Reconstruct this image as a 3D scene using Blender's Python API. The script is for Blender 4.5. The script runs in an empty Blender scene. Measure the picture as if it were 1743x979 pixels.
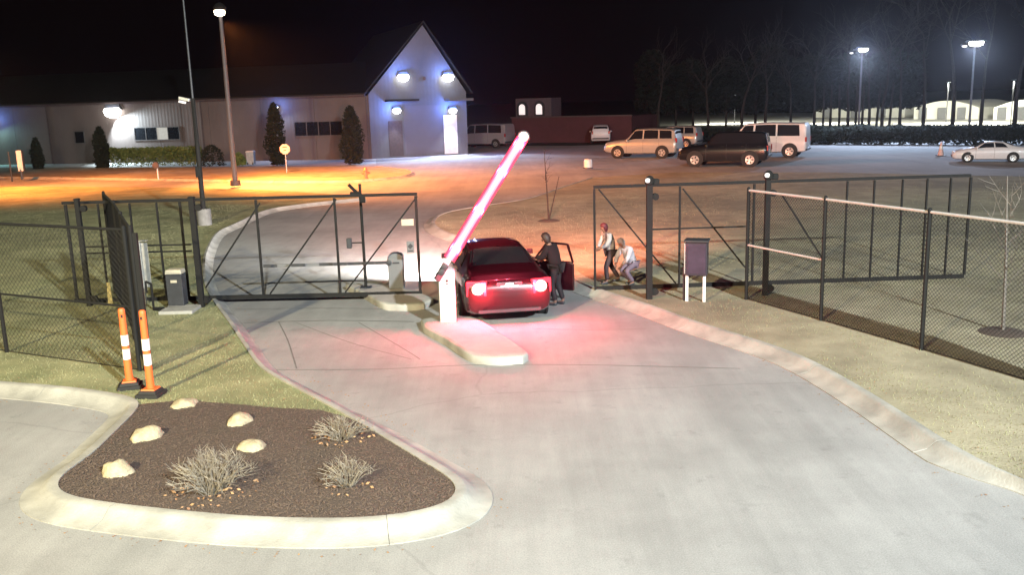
import bpy, bmesh, math, random
from math import radians as R, sin, cos, pi
from mathutils import Vector, Matrix, noise
random.seed(7)
C = bpy.context.scene.collection
V = Vector

# ------------------------------------------------------------------ camera
F_PX, CX, CY, H = 1550.0, 871.5, 489.5, 4.5
PITCH = math.atan(318 / F_PX); ROLL = R(1.66)
fw = V((0, cos(PITCH), -sin(PITCH))); r0 = V((1, 0, 0)); u0 = V((0, sin(PITCH), cos(PITCH)))
rt = r0 * cos(ROLL) - u0 * sin(ROLL); up = u0 * cos(ROLL) + r0 * sin(ROLL)
cam = bpy.data.objects.new('camera', bpy.data.cameras.new('camera')); C.objects.link(cam)
cam.data.sensor_width = 36; cam.data.lens = 36 * F_PX / 1743
cam.data.clip_start = 0.1; cam.data.clip_end = 2000
M = Matrix((rt, up, -fw)).transposed().to_4x4(); M.translation = (0, 0, H)
cam.matrix_world = M
bpy.context.scene.camera = cam

def G(px, py, z=0.0):
    """where the ray of the surveyed point meets the level z"""
    d = fw * F_PX + rt * (px - CX) - up * (py - CY)
    t = (z - H) / d.z
    return V((d.x * t, d.y * t, z))
def project(p):
    q = V(p) - V((0, 0, H)); k = F_PX / q.dot(fw)
    return CX + q.dot(rt) * k, CY - q.dot(up) * k
def zat(p, py):
    """height above the ground point p that shows at row py"""
    a, b = -2.0, 40.0
    for _ in range(40):
        m = (a + b) / 2
        if project((p.x, p.y, m))[1] > py: a = m
        else: b = m
    return (a + b) / 2

# ------------------------------------------------------------------ world, exposure
w = bpy.data.worlds.new('World'); bpy.context.scene.world = w; w.use_nodes = True
bg = w.node_tree.nodes['Background']
bg.inputs[0].default_value = (0.0022, 0.0010, 0.0013, 1); bg.inputs[1].default_value = 1.0
sc = bpy.context.scene
sc.view_settings.view_transform = 'Standard'; sc.view_settings.look = 'None'
sc.view_settings.exposure = 0.0; sc.view_settings.gamma = 1.0; sc.view_settings.use_curve_mapping = False
sc.cycles.use_light_tree = True
sc.cycles.max_bounces = 5; sc.cycles.volume_bounces = 0; sc.cycles.diffuse_bounces = 2
sc.cycles.transparent_max_bounces = 12
sc.cycles.sample_clamp_indirect = 4.0; sc.cycles.sample_clamp_direct = 0.0
sc.cycles.caustics_reflective = False; sc.cycles.caustics_refractive = False

# ------------------------------------------------------------------ materials
MATS = {}
def mat(name, col, rough=0.7, metal=0.0, var=0.25, scale=6.0, bump=0.0, bscale=40.0, col2=None, emit=None, estr=0.0,
        trans=0.0, big=None, coat=0.0, alpha=None):
    if name in MATS: return MATS[name]
    m = bpy.data.materials.new(name); m.use_nodes = True
    nt = m.node_tree; N = nt.nodes; L = nt.links
    b = N['Principled BSDF']; b.inputs['Roughness'].default_value = rough; b.inputs['Metallic'].default_value = metal
    if coat: b.inputs['Coat Weight'].default_value = coat
    if trans: b.inputs['Transmission Weight'].default_value = trans
    tc = N.new('ShaderNodeTexCoord')
    n = N.new('ShaderNodeTexNoise'); n.inputs['Scale'].default_value = scale; n.inputs['Detail'].default_value = 6
    n.inputs['Roughness'].default_value = 0.65
    L.new(tc.outputs['Object'], n.inputs['Vector'])
    rp = N.new('ShaderNodeValToRGB'); rp.color_ramp.elements[0].position = 0.3; rp.color_ramp.elements[1].position = 0.7
    c2 = col2 or tuple(min(1, c * (1 + var)) for c in col)
    c1 = tuple(c * (1 - var) for c in col) if col2 is None else col
    rp.color_ramp.elements[0].color = (*c1, 1); rp.color_ramp.elements[1].color = (*c2, 1)
    L.new(n.outputs['Fac'], rp.inputs['Fac'])
    out = rp.outputs['Color']
    if big:
        bs, lo, hi = big
        n2 = N.new('ShaderNodeTexNoise'); n2.inputs['Scale'].default_value = bs; n2.inputs['Detail'].default_value = 4
        L.new(tc.outputs['Object'], n2.inputs['Vector'])
        mr = N.new('ShaderNodeMapRange'); mr.inputs['From Min'].default_value = 0.35; mr.inputs['From Max'].default_value = 0.65
        mr.inputs['To Min'].default_value = lo; mr.inputs['To Max'].default_value = hi
        L.new(n2.outputs['Fac'], mr.inputs['Value'])
        mx = N.new('ShaderNodeVectorMath'); mx.operation = 'SCALE'
        L.new(out, mx.inputs[0]); L.new(mr.outputs[0], mx.inputs['Scale']); out = mx.outputs[0]
    L.new(out, b.inputs['Base Color'])
    if bump:
        nb = N.new('ShaderNodeTexNoise'); nb.inputs['Scale'].default_value = bscale; nb.inputs['Detail'].default_value = 5
        L.new(tc.outputs['Object'], nb.inputs['Vector'])
        bp = N.new('ShaderNodeBump'); bp.inputs['Strength'].default_value = bump; bp.inputs['Distance'].default_value = 0.02
        L.new(nb.outputs['Fac'], bp.inputs['Height']); L.new(bp.outputs[0], b.inputs['Normal'])
    if emit:
        b.inputs['Emission Color'].default_value = (*emit, 1); b.inputs['Emission Strength'].default_value = estr
    MATS[name] = m
    return m

m_road = mat('asphalt_concrete', (0.335, 0.335, 0.33), 0.85, var=0.10, scale=1.2, bump=0.25, bscale=60, big=(0.22, 0.82, 1.12))
m_kerb = mat('kerb_concrete', (0.385, 0.38, 0.345), 0.8, var=0.12, scale=3.0, bump=0.3, bscale=30, big=(1.7, 0.74, 1.12))
m_groove = mat('joint_dark', (0.17, 0.165, 0.16), 0.9)
m_lawn = mat('dormant_lawn', (0.19, 0.21, 0.10), 0.95, scale=1.1, bump=0.6, bscale=45, col2=(0.38, 0.37, 0.20), big=(0.35, 0.75, 1.15))
m_lawn2 = mat('dry_brown_lawn', (0.25, 0.22, 0.145), 0.95, scale=1.2, bump=0.6, bscale=30, col2=(0.42, 0.38, 0.26), big=(0.2, 0.65, 1.15))
m_terrain = mat('far_ground', (0.02, 0.02, 0.014), 0.95, var=0.4, scale=0.3)
m_mulch = mat('mulch', (0.085, 0.066, 0.056), 0.95, scale=25, bump=1.0, bscale=60, col2=(0.11, 0.078, 0.06))
m_chip = mat('bark_chip', (0.09, 0.063, 0.05), 0.9, scale=30, col2=(0.22, 0.165, 0.13))
m_rock = mat('sandstone_rock', (0.36, 0.31, 0.20), 0.9, scale=9, bump=0.9, bscale=22, col2=(0.52, 0.46, 0.31))
m_twig = mat('dry_twig', (0.30, 0.265, 0.21), 0.8, var=0.3, scale=20)
m_blade = mat('grass_blade', (0.20, 0.21, 0.10), 0.8, scale=1.1, col2=(0.34, 0.33, 0.19))
m_leafl = mat('fallen_leaf', (0.22, 0.09, 0.05), 0.8, scale=9, col2=(0.45, 0.30, 0.15))
m_black = mat('black_painted_steel', (0.005, 0.005, 0.005), 0.85, metal=0.0, var=0.3)
m_blackwire = mat('black_vinyl_wire', (0.008, 0.008, 0.008), 0.6)
m_galv = mat('galvanised_steel', (0.55, 0.56, 0.56), 0.38, metal=0.7, var=0.15, scale=12)
m_rail = mat('bare_aluminium_rail', (0.8, 0.79, 0.78), 0.3, metal=0.35, var=0.1, scale=10)
m_white = mat('white_powder_coat', (0.78, 0.77, 0.76), 0.45, var=0.05, scale=4, big=(2, 0.92, 1.04))
m_greyc = mat('grey_powder_coat', (0.15, 0.155, 0.165), 0.5, var=0.1, scale=5)
m_dark = mat('charcoal_plastic', (0.035, 0.038, 0.045), 0.5, var=0.2)
m_beige = mat('beige_plastic', (0.5, 0.45, 0.34), 0.5, var=0.08)
m_orange = mat('fluorescent_orange_plastic', (0.85, 0.16, 0.035), 0.5, var=0.08)
m_tape = mat('reflective_white_tape', (0.85, 0.85, 0.82), 0.35, var=0.04)
m_rubber = mat('black_rubber', (0.02, 0.02, 0.02), 0.8, var=0.2)
m_wall = mat('painted_metal_siding', (0.135, 0.108, 0.10), 0.7, var=0.05, scale=0.6, big=(0.15, 0.85, 1.08))
m_gwall = mat('gable_siding', (0.13, 0.14, 0.165), 0.6, var=0.05, scale=0.6, big=(0.3, 0.85, 1.08))
m_roof = mat('dark_roof', (0.010, 0.009, 0.009), 0.7, var=0.2, scale=1)
m_trim = mat('dark_trim', (0.08, 0.06, 0.06), 0.6)
m_glassd = mat('dark_window_glass', (0.012, 0.014, 0.018), 0.08, var=0.1)
m_frame = mat('window_frame', (0.10, 0.09, 0.09), 0.5)
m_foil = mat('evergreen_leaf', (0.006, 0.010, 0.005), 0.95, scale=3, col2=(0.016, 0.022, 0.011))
m_hedge = mat('hedge_leaf', (0.06, 0.10, 0.022), 0.7, scale=3, col2=(0.15, 0.20, 0.055))
m_bark = mat('bark', (0.03, 0.024, 0.02), 0.9, var=0.3, scale=6, bump=0.5, bscale=20)
m_barkp = mat('pale_bark', (0.17, 0.15, 0.13), 0.9, var=0.3, scale=6)
m_redb = mat('red_brown_wall', (0.09, 0.03, 0.035), 0.8, var=0.15, scale=1)
m_pole = mat('pale_concrete_pole', (0.10, 0.10, 0.11), 0.6, var=0.1)
m_tyre = mat('tyre_rubber', (0.018, 0.018, 0.018), 0.75)
m_rim = mat('alloy_rim', (0.6, 0.6, 0.6), 0.3, metal=0.7)
m_cglass = mat('car_glass', (0.014, 0.014, 0.017), 0.05, var=0.1, coat=0.5)
m_skin = mat('skin', (0.22, 0.12, 0.085), 0.55, var=0.06)
m_hair = mat('dark_hair', (0.03, 0.015, 0.012), 0.6, var=0.3, scale=40)

def add_siding(m, k):
    nt = m.node_tree; N = nt.nodes; L = nt.links; b = N['Principled BSDF']
    g = N.new('ShaderNodeTexCoord'); wv = N.new('ShaderNodeTexWave'); wv.bands_direction = 'X'; wv.inputs['Scale'].default_value = k
    L.new(g.outputs['Object'], wv.inputs['Vector']); bp = N.new('ShaderNodeBump'); bp.inputs['Strength'].default_value = .25; bp.inputs['Distance'].default_value = .02
    L.new(wv.outputs['Fac'], bp.inputs['Height']); L.new(bp.outputs[0], b.inputs['Normal'])
add_siding(m_wall, 1.0); add_siding(m_gwall, 1.0)
def road_detail(m):
    nt = m.node_tree; N = nt.nodes; L = nt.links; b = N['Principled BSDF']; lk = b.inputs['Base Color'].links[0]; src = lk.from_socket
    tc = N.new('ShaderNodeTexCoord')
    def node_fac(scale, vec, lo, hi, f0, f1, det=6, kind='n'):
        if kind == 'n':
            n = N.new('ShaderNodeTexNoise'); n.inputs['Detail'].default_value = det; o = n.outputs['Fac']; n.inputs['Roughness'].default_value = .7
        else:
            n = N.new('ShaderNodeTexVoronoi'); n.feature = 'DISTANCE_TO_EDGE'; o = n.outputs['Distance']
        n.inputs['Scale'].default_value = scale; L.new(vec, n.inputs['Vector'])
        mr = N.new('ShaderNodeMapRange'); mr.inputs['From Min'].default_value = f0; mr.inputs['From Max'].default_value = f1
        mr.inputs['To Min'].default_value = lo; mr.inputs['To Max'].default_value = hi; L.new(o, mr.inputs['Value']); return mr.outputs[0]
    mp = N.new('ShaderNodeMapping'); mp.inputs['Rotation'].default_value = (0, 0, R(-24)); mp.inputs['Scale'].default_value = (1.5, .12, 1); L.new(tc.outputs['Object'], mp.inputs['Vector'])
    dn = N.new('ShaderNodeTexNoise'); dn.inputs['Scale'].default_value = 1.3; L.new(tc.outputs['Object'], dn.inputs['Vector'])
    mx = N.new('ShaderNodeMix'); mx.data_type = 'VECTOR'; mx.inputs['Factor'].default_value = .22; L.new(tc.outputs['Object'], mx.inputs[4]); L.new(dn.outputs['Color'], mx.inputs[5])
    facs = [node_fac(1.0, mp.outputs[0], .88, 1.03, .38, .62, 5), node_fac(55, tc.outputs['Object'], .84, 1.12, .35, .65, 3), node_fac(.16, mx.outputs[1], .86, 1.0, .0, .004, kind='v'), node_fac(2.6, tc.outputs['Object'], .80, 1.0, .28, .42, 6)]
    for f in facs:
        v = N.new('ShaderNodeVectorMath'); v.operation = 'SCALE'; L.new(src, v.inputs[0]); L.new(f, v.inputs['Scale']); src = v.outputs[0]
    L.new(src, b.inputs['Base Color'])
road_detail(m_road)
def emat(name, col, s): return mat(name, tuple(.25 * c for c in col), 0.4, emit=col, estr=s)

# ------------------------------------------------------------------ mesh building
class MB:
    def __init__(s): s.v = []; s.f = []
    def add(s, vs, fs):
        o = len(s.v); s.v += [V(v) for v in vs]; s.f += [tuple(i + o for i in f) for f in fs]; return s
    def box(s, c, d, rot=None, taper=1.0):
        c = V(c); hx, hy, hz = d[0] / 2, d[1] / 2, d[2] / 2
        vs = []
        for z in (-hz, hz):
            k = taper if z > 0 else 1
            for x, y in ((-hx, -hy), (hx, -hy), (hx, hy), (-hx, hy)): vs.append(V((x * k, y * k, z)))
        if rot is not None: vs = [rot @ v for v in vs]
        return s.add([c + v for v in vs], [(0, 3, 2, 1), (4, 5, 6, 7), (0, 1, 5, 4), (1, 2, 6, 5), (2, 3, 7, 6), (3, 0, 4, 7)])
    def tube(s, a, b, ra, rb=None, n=8, caps=True):
        a = V(a); b = V(b); rb = ra if rb is None else rb
        d = (b - a).normalized(); x = d.orthogonal().normalized(); y = d.cross(x)
        vs = [a + (x * cos(2 * pi * i / n) + y * sin(2 * pi * i / n)) * ra for i in range(n)]
        vs += [b + (x * cos(2 * pi * i / n) + y * sin(2 * pi * i / n)) * rb for i in range(n)]
        fs = [(i, (i + 1) % n, n + (i + 1) % n, n + i) for i in range(n)]
        if caps: fs += [tuple(reversed(range(n))), tuple(range(n, 2 * n))]
        return s.add(vs, fs)
    def bar(s, a, b, w, h):
        """square bar from a to b, h measured vertically-ish"""
        a = V(a); b = V(b); d = (b - a).normalized()
        side = d.cross(V((0, 0, 1)))
        side = side.normalized() if side.length > 1e-4 else V((1, 0, 0))
        u = side.cross(d)
        vs = []
        for p in (a, b):
            for i, j in ((-1, -1), (1, -1), (1, 1), (-1, 1)): vs.append(p + side * (w / 2 * i) + u * (h / 2 * j))
        return s.add(vs, [(0, 1, 2, 3), (7, 6, 5, 4), (0, 4, 5, 1), (1, 5, 6, 2), (2, 6, 7, 3), (3, 7, 4, 0)])
    def lathe(s, prof, c=(0, 0, 0), n=16, axis='z'):
        c = V(c); vs = []; m = len(prof)
        for r, z in prof:
            for i in range(n):
                a = 2 * pi * i / n
                p = (r * cos(a), r * sin(a), z)
                if axis == 'y': p = (p[0], p[2], p[1])
                if axis == 'x': p = (p[2], p[0], p[1])
                vs.append(c + V(p))
        fs = [(k * n + i, k * n + (i + 1) % n, (k + 1) * n + (i + 1) % n, (k + 1) * n + i) for k in range(m - 1) for i in range(n)]
        fs += [tuple(reversed(range(n))), tuple(range((m - 1) * n, m * n))]
        return s.add(vs, fs)
    def prism(s, pts, z0, z1):
        n = len(pts)
        vs = [(p[0], p[1], z0) for p in pts] + [(p[0], p[1], z1) for p in pts]
        return s.add(vs, [tuple(reversed(range(n))), tuple(range(n, 2 * n))] + [(i, (i + 1) % n, n + (i + 1) % n, n + i) for i in range(n)])
    def extr(s, pts, d):
        """extrude a planar polygon of 3d points by vector d"""
        n = len(pts); d = V(d)
        vs = [V(p) for p in pts] + [V(p) + d for p in pts]
        return s.add(vs, [tuple(reversed(range(n))), tuple(range(n, 2 * n))] + [(i, (i + 1) % n, n + (i + 1) % n, n + i) for i in range(n)])

XF = {}
def tag(o, label=None, cat=None, group=None, kind=None):
    if label: o['label'] = label
    if cat: o['category'] = cat
    if group: o['group'] = group
    if kind: o['kind'] = kind
    return o
def thing(name, label, cat, loc=(0, 0, 0), rz=0.0, group=None):
    o = bpy.data.objects.new(name, None); C.objects.link(o); o.empty_display_size = 0.2
    o.location = loc; o.rotation_euler = (0, 0, rz)
    XF[o.name] = Matrix.Translation(V(loc)) @ Matrix.Rotation(rz, 4, 'Z')
    return tag(o, label, cat, group)
def obj(name, mb, m, parent=None, world=False, smooth=False, bevel=0.0, normals=True):
    me = bpy.data.meshes.new(name)
    vs = mb.v
    if world and parent is not None:
        inv = XF[parent.name].inverted(); vs = [inv @ v for v in vs]
    me.from_pydata([tuple(v) for v in vs], [], mb.f); me.materials.append(m)
    if normals:
        b = bmesh.new(); b.from_mesh(me); bmesh.ops.recalc_face_normals(b, faces=b.faces); b.to_mesh(me); b.free()
    if smooth:
        for p in me.polygons: p.use_smooth = True
        try: me.set_sharp_from_angle(angle=R(40))
        except Exception: pass
    o = bpy.data.objects.new(name, me); C.objects.link(o)
    if parent is not None:
        o.parent = parent
        if parent.name in XF: XF[o.name] = XF[parent.name]
    if bevel:
        bv = o.modifiers.new('bevel', 'BEVEL'); bv.width = bevel; bv.segments = 2; bv.limit_method = 'ANGLE'
    return o
def copy_tree(o, parent=None):
    c = o.copy(); C.objects.link(c)
    if parent is not None: c.parent = parent
    for ch in list(o.children): copy_tree(ch, c)
    return c
def rotm(rz): return Matrix.Rotation(rz, 3, 'Z')

def smooth_line(pts, step=0.35, closed=False):
    out = []; n = len(pts)
    rng = range(n if closed else n - 1)
    for i in rng:
        p0 = pts[i - 1] if (closed or i > 0) else pts[0]
        p1 = pts[i]; p2 = pts[(i + 1) % n]; p3 = pts[(i + 2) % n] if (closed or i + 2 < n) else pts[-1]
        k = max(1, int((p2 - p1).length / step))
        for j in range(k):
            t = j / k
            out.append(0.5 * ((2 * p1) + (p2 - p0) * t + (2 * p0 - 5 * p1 + 4 * p2 - p3) * t * t + (3 * p1 - p0 - 3 * p2 + p3) * t ** 3))
    if not closed: out.append(pts[-1])
    return out

def relax(ln, k):
    ln = [p.copy() for p in ln]
    for _ in range(k):
        ln = [ln[0]] + [(ln[i - 1] + ln[i] * 2 + ln[i + 1]) / 4 for i in range(1, len(ln) - 1)] + [ln[-1]]
    return ln
# ------------------------------------------------------------------ the ground
ZL = 0.11
def sheet(name, pts, z, m, kind='structure'):
    mb = MB(); mb.v = [V((p[0], p[1], z)) for p in pts]; mb.f = [tuple(range(len(pts)))]
    me = bpy.data.meshes.new(name); me.from_pydata([tuple(v) for v in mb.v], [], mb.f); me.materials.append(m)
    b = bmesh.new(); b.from_mesh(me); bmesh.ops.triangulate(b, faces=b.faces)
    for f in b.faces:
        if f.normal.z < 0: f.normal_flip()
    b.to_mesh(me); b.free()
    o = bpy.data.objects.new(name, me); C.objects.link(o); o['kind'] = kind
    return o
sheet('terrain', [(-900, -60), (900, -60), (900, 1500), (-900, 1500)], -0.03, m_terrain)
far_y = G(1000, 247).y
sheet('road', [(-70, -14), (60, -14), (75, far_y), (-70, far_y)], 0.0, m_road)

kerb_in = [(620, 337), (560, 343), (500, 350), (450, 359), (398, 382), (368, 397), (351, 425), (345, 455), (350, 488), (366, 517), (390, 550), (415, 588),
           (445, 628), (500, 660), (560, 692), (640, 738), (700, 775), (760, 812), (782, 829), (778, 852), (745, 868), (690, 879), (600, 887),
           (450, 885), (330, 876), (200, 862), (125, 850), (94, 836), (102, 812), (150, 780), (195, 737), (232, 700), (238, 686), (222, 678), (180, 670), (100, 660), (0, 652), (-160, 638)]
kin = [G(x, y, ZL) for x, y in kerb_in]
kin_s = relax(smooth_line(kin, 0.1), 10)
lawn_left = kin_s + [G(-160, 317, ZL), G(0, 317, ZL), G(300, 319, ZL), G(450, 323, ZL), G(560, 330, ZL)]
sheet('lawn', lawn_left, ZL, m_lawn)
mulch_top = [(236, 690), (300, 684), (380, 688), (470, 696), (545, 700), (600, 716)]
i0 = min(range(len(kin_s)), key=lambda i: (kin_s[i] - G(600, 715, ZL)).length)
i1 = min(range(len(kin_s)), key=lambda i: (kin_s[i] - G(234, 696, ZL)).length)
mulch_poly = kin_s[i0:i1] + smooth_line([G(x, y, ZL) for x, y in mulch_top], 0.3)
sheet('mulch_bed', mulch_poly, ZL + 0.012, m_mulch)

kerb_r = [(2150, 985), (1900, 885), (1743, 822), (1648, 784), (1628, 768), (1600, 748), (1500, 683), (1400, 625), (1340, 598), (1240, 566), (1180, 548), (1100, 518), (1040, 500),
          (955, 470), (900, 447), (840, 420), (780, 402), (748, 390), (740, 376), (760, 362), (820, 351), (900, 338), (960, 318), (1010, 302)]
kr = relax(smooth_line([G(x, y, ZL) for x, y in kerb_r], 0.25), 8)
lawn_right = kr + [G(1150, 293, ZL), G(1400, 293, ZL), G(1743, 300, ZL), G(2100, 300, ZL), G(2600, 420, ZL), V((22, 4, ZL))]
sheet('lawn_right', lawn_right, ZL, m_lawn2)
lawn_far = smooth_line([G(x, y, ZL) for x, y in [(640, 283), (695, 290), (688, 299), (620, 306), (560, 308), (450, 308), (300, 305), (0, 301), (-120, 300)]], 0.6) + [G(-120, 286, ZL), G(0, 285, ZL), G(400, 284, ZL)]
sheet('lawn_far', lawn_far, ZL, m_lawn2)

def kerb(name, line, width, profile, sec_len=3.0, wvar=None):
    """line runs along the grass side, the gutter lies to its left; one object per cast section"""
    root = bpy.data.objects.new(name, None); C.objects.link(root); root['kind'] = 'structure'
    pts = line; n = len(pts); nor = []
    for i in range(n):
        d = pts[min(i + 1, n - 1)] - pts[max(i - 1, 0)]; d.z = 0; d.normalize()
        nor.append(V((-d.y, d.x, 0)))
    for _ in range(4):
        nor = [nor[0]] + [(nor[i - 1] + nor[i] + nor[i + 1]).normalized() for i in range(1, n - 1)] + [nor[-1]]
    s = 0; cur = [0]; secs = []
    for i in range(1, n):
        s += (pts[i] - pts[i - 1]).length; cur.append(i)
        if s > sec_len: secs.append(cur); cur = [i]; s = 0
    if len(cur) > 1: secs.append(cur)
    for sec in secs:
        mb = MB(); m = len(profile)
        for k, i in enumerate(sec):
            p = pts[i].copy()
            if k == 0 and sec[0] != 0: p = p.lerp(pts[sec[1]], 0.025)
            if k == len(sec) - 1 and i != n - 1: p = p.lerp(pts[sec[-2]], 0.025)
            ww = width * (wvar(i / n) if wvar else 1)
            for (a, z) in profile:
                q = p + nor[i] * (a * ww); mb.v.append(V((q.x, q.y, z)))
        for k in range(len(sec) - 1):
            for j in range(m - 1):
                a = k * m + j; mb.f.append((a, a + 1, a + m + 1, a + m))
        mb.f.append(tuple(range(m))); mb.f.append(tuple(range((len(sec) - 1) * m, len(sec) * m)))
        o = obj('kerb_section', mb, m_kerb, root, smooth=True)
    return root
prof = [(-0.02, -0.01), (-0.02, ZL + 0.03), (0.22, ZL + 0.035), (0.32, ZL + 0.015), (0.55, 0.045), (1.0, 0.012), (1.0, -0.01)]
ttip = min(range(len(kin_s)), key=lambda i: (kin_s[i] - G(755, 815, ZL)).length) / len(kin_s)
def wl(t): return .66 + .34 * min(1, max(0, (t - ttip + .09) / .09))
kerb('kerb', kin_s, 0.42, prof, 3.2, wl)
kend = min(range(len(kr)), key=lambda i: (kr[i] - G(1655, 788, ZL)).length) / len(kr)
kerb('kerb_right', kr, 0.46, prof, 3.4, lambda t: .2 if t < kend - .012 else (.92 if t > kend + .004 else .2 + .72 * (t - kend + .012) / .016))
kerb('kerb_far', lawn_far[:-3], 0.3, prof, 6.0)

# saw-cut joints in the driveway
jroot = bpy.data.objects.new('road_joint', None); C.objects.link(jroot); jroot['kind'] = 'structure'
for pts, wd in (([(400, 527), (560, 525), (735, 528)], .035), ([(415, 550), (560, 546), (705, 548)], .05), ([(470, 630), (650, 629), (800, 622), (1010, 622), (1260, 628)], .03),
            ([(474, 548), (490, 580), (505, 628)], .025), ([(505, 550), (600, 585), (700, 612)], .02), ([(610, 549), (680, 590), (715, 612)], .02),
            ([(905, 560), (1010, 562), (1100, 560)], .02), ([(480, 505), (560, 503), (640, 505)], .02)):
    ln = smooth_line([G(x, y) for x, y in pts], 0.5); mb = MB()
    for i in range(len(ln) - 1):
        d = (ln[i + 1] - ln[i]).normalized(); nn = V((-d.y, d.x, 0)) * wd / 2
        mb.add([ln[i] - nn, ln[i + 1] - nn, ln[i + 1] + nn, ln[i] + nn], [(0, 1, 2, 3)])
    for v in mb.v: v.z = 0.004
    obj('joint', mb, m_groove, jroot)

# concrete apron before the gable hall and path along the long wall
m_apron = mat('apron_concrete', (0.42, 0.42, 0.41), 0.8, var=0.08, scale=0.8, big=(0.2, 0.88, 1.08))
sheet('apron', [G(640, 271), G(800, 268), G(1000, 268), G(1150, 270), G(1150, 248), G(800, 248), G(625, 262)], 0.006, m_apron)
sheet('path', [G(-120, 286), G(640, 281), G(640, 270), G(-120, 279)], 0.008, m_apron)

# ------------------------------------------------------------------ scatter helpers
def inside(p, poly):
    c = False; n = len(poly); j = n - 1
    for i in range(n):
        a = poly[i]; b = poly[j]
        if (a[1] > p[1]) != (b[1] > p[1]) and p[0] < (b[0] - a[0]) * (p[1] - a[1]) / (b[1] - a[1]) + a[0]: c = not c
        j = i
    return c
def fast_mesh(name, verts, faces, m):
    me = bpy.data.meshes.new(name); me.from_pydata(verts, [], faces); me.materials.append(m)
    o = bpy.data.objects.new(name, me); C.objects.link(o); return o
def blades(name, poly, n, xr, yr, hmin, hmax, label, z=ZL, avoid=None, m=m_blade):
    vs = []; fs = []; rnd = random.random; k = 0; tries = 0
    while k < n and tries < n * 6:
        tries += 1
        # denser near the camera
        y = yr[0] + (yr[1] - yr[0]) * rnd() ** 2.2; x = xr[0] + (xr[1] - xr[0]) * rnd()
        if not inside((x, y), poly): continue
        if avoid and inside((x, y), avoid): continue
        if noise.noise(V((x * .5, y * .5, 3))) + rnd() * 0.9 < 0.25: continue
        h = hmin + (hmax - hmin) * rnd(); h *= max(.35, 1 - y / 75); a = rnd() * 6.28; wd = 0.003 + 0.003 * rnd() + y * 0.00013
        dx, dy = cos(a) * wd, sin(a) * wd; lx, ly = (rnd() - .5) * h * 1.3, (rnd() - .5) * h * 1.3
        o = len(vs)
        vs += [(x - dx, y - dy, z - .003), (x + dx, y + dy, z - .003), (x + lx, y + ly, z + h)]
        fs.append((o, o + 1, o + 2)); k += 1
    o = fast_mesh(name, vs, fs, m); tag(o, label, 'grass', kind='stuff'); return o
blades('lawn_grass', [(p.x, p.y) for p in lawn_left], 90000, (-30, 0), (9, 70), 0.02, 0.045, 'short dormant green and straw turf on the left verge', avoid=[(p.x, p.y) for p in mulch_poly])
blades('verge_grass', [(p.x, p.y) for p in lawn_right], 105000, (-3, 34), (7, 70), 0.02, 0.045, 'short straw coloured turf on the right verge and inside the fence')
vs = []; fs = []
mp = [(p.x, p.y) for p in mulch_poly]; xs = [p[0] for p in mp]; ys = [p[1] for p in mp]
for k in range(15000):
    x = random.uniform(min(xs), max(xs)); y = random.uniform(min(ys), max(ys))
    if not inside((x, y), mp): continue
    a = random.random() * 6.28; l = random.uniform(.012, .035); wd = random.uniform(.004, .009); t = random.uniform(-.3, .5)
    c, s_ = cos(a), sin(a); z = ZL + .014 + random.random() * .012; o = len(vs)
    vs += [(x - c * l - s_ * wd, y - s_ * l + c * wd, z), (x - c * l + s_ * wd, y - s_ * l - c * wd, z), (x + c * l + s_ * wd, y + s_ * l - c * wd, z + l * t * .6), (x + c * l - s_ * wd, y + s_ * l + c * wd, z + l * t * .6)]
    fs.append((o, o + 1, o + 2, o + 3))
tag(fast_mesh('bark_mulch', vs, fs, m_chip), 'loose dark bark chips covering the kerbed island bed', 'mulch', kind='stuff')

vs = []; fs = []; rl = random.Random(77)
for k in range(2600):
    line = (kin_s, kr)[k % 2]; i = rl.randrange(len(line) - 1); p = line[i]; d = (line[i + 1] - line[i]).normalized(); nn = V((-d.y, d.x, 0))
    off = rl.choice((-1, 1)); q = p + nn * (rl.uniform(.44, .62) if off > 0 else -rl.uniform(.0, .5) ** 1.2); z = .005 if off > 0 else ZL + .02
    if off < 0 and inside((q.x, q.y), mp): continue
    l = rl.uniform(.008, .028); a = rl.random() * 6.28; e = V((cos(a), sin(a), rl.uniform(-.1, .5))) * l; g = V((-sin(a), cos(a), .1)) * l * .5; o = len(vs); q = V((q.x, q.y, z))
    vs += [tuple(q - e * .3), tuple(q + g), tuple(q + e), tuple(q - g)]; fs.append((o, o + 1, o + 2, o + 3))
tag(fast_mesh('leaf_litter', vs, fs, m_leafl), 'dry leaf scraps gathered along the kerbs and gutters', 'leaf litter', kind='stuff')

# ------------------------------------------------------------------ rocks and dry shrubs
def rock(px, py, wpx, label, seed, hf=0.5):
    p = G(px, py, ZL); sc_ = (py - 172) / H; r = wpx / sc_ / 2
    b = bmesh.new(); bmesh.ops.create_icosphere(b, subdivisions=3, radius=1)
    for v in b.verts:
        d = 1 + 0.26 * noise.noise(v.co * 1.5 + V((seed, 0, 0))) + 0.09 * noise.noise(v.co * 3.6 + V((seed, 5, 0)))
        v.co = V((v.co.x * r * d, v.co.y * r * .8 * d, max(-.2, v.co.z) * r * hf * 1.5 * d))
    me = bpy.data.meshes.new('rock'); b.to_mesh(me); b.free(); me.materials.append(m_rock)
    for q in me.polygons: q.use_smooth = True
    o = bpy.data.objects.new('rock', me); C.objects.link(o); o.location = (p.x, p.y, ZL - .012); o.rotation_euler = (0, 0, seed)
    tag(o, label, 'rock', 'pale rocks on the mulch bed')
rock(315, 691, 52, 'flat pale tan rock at the rear edge of the mulch bed near the striped posts', 1.3, .36)
rock(252, 745, 60, 'wide cream rock on the left of the bed with dark edge behind', 4.1, .48)
rock(408, 720, 52, 'cream rock at the back middle of the bed, right of the flat rear rock', 7.7, .46)
rock(429, 764, 56, 'pale pointed rock just behind the big dry shrub', 9.2, .42)
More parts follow.
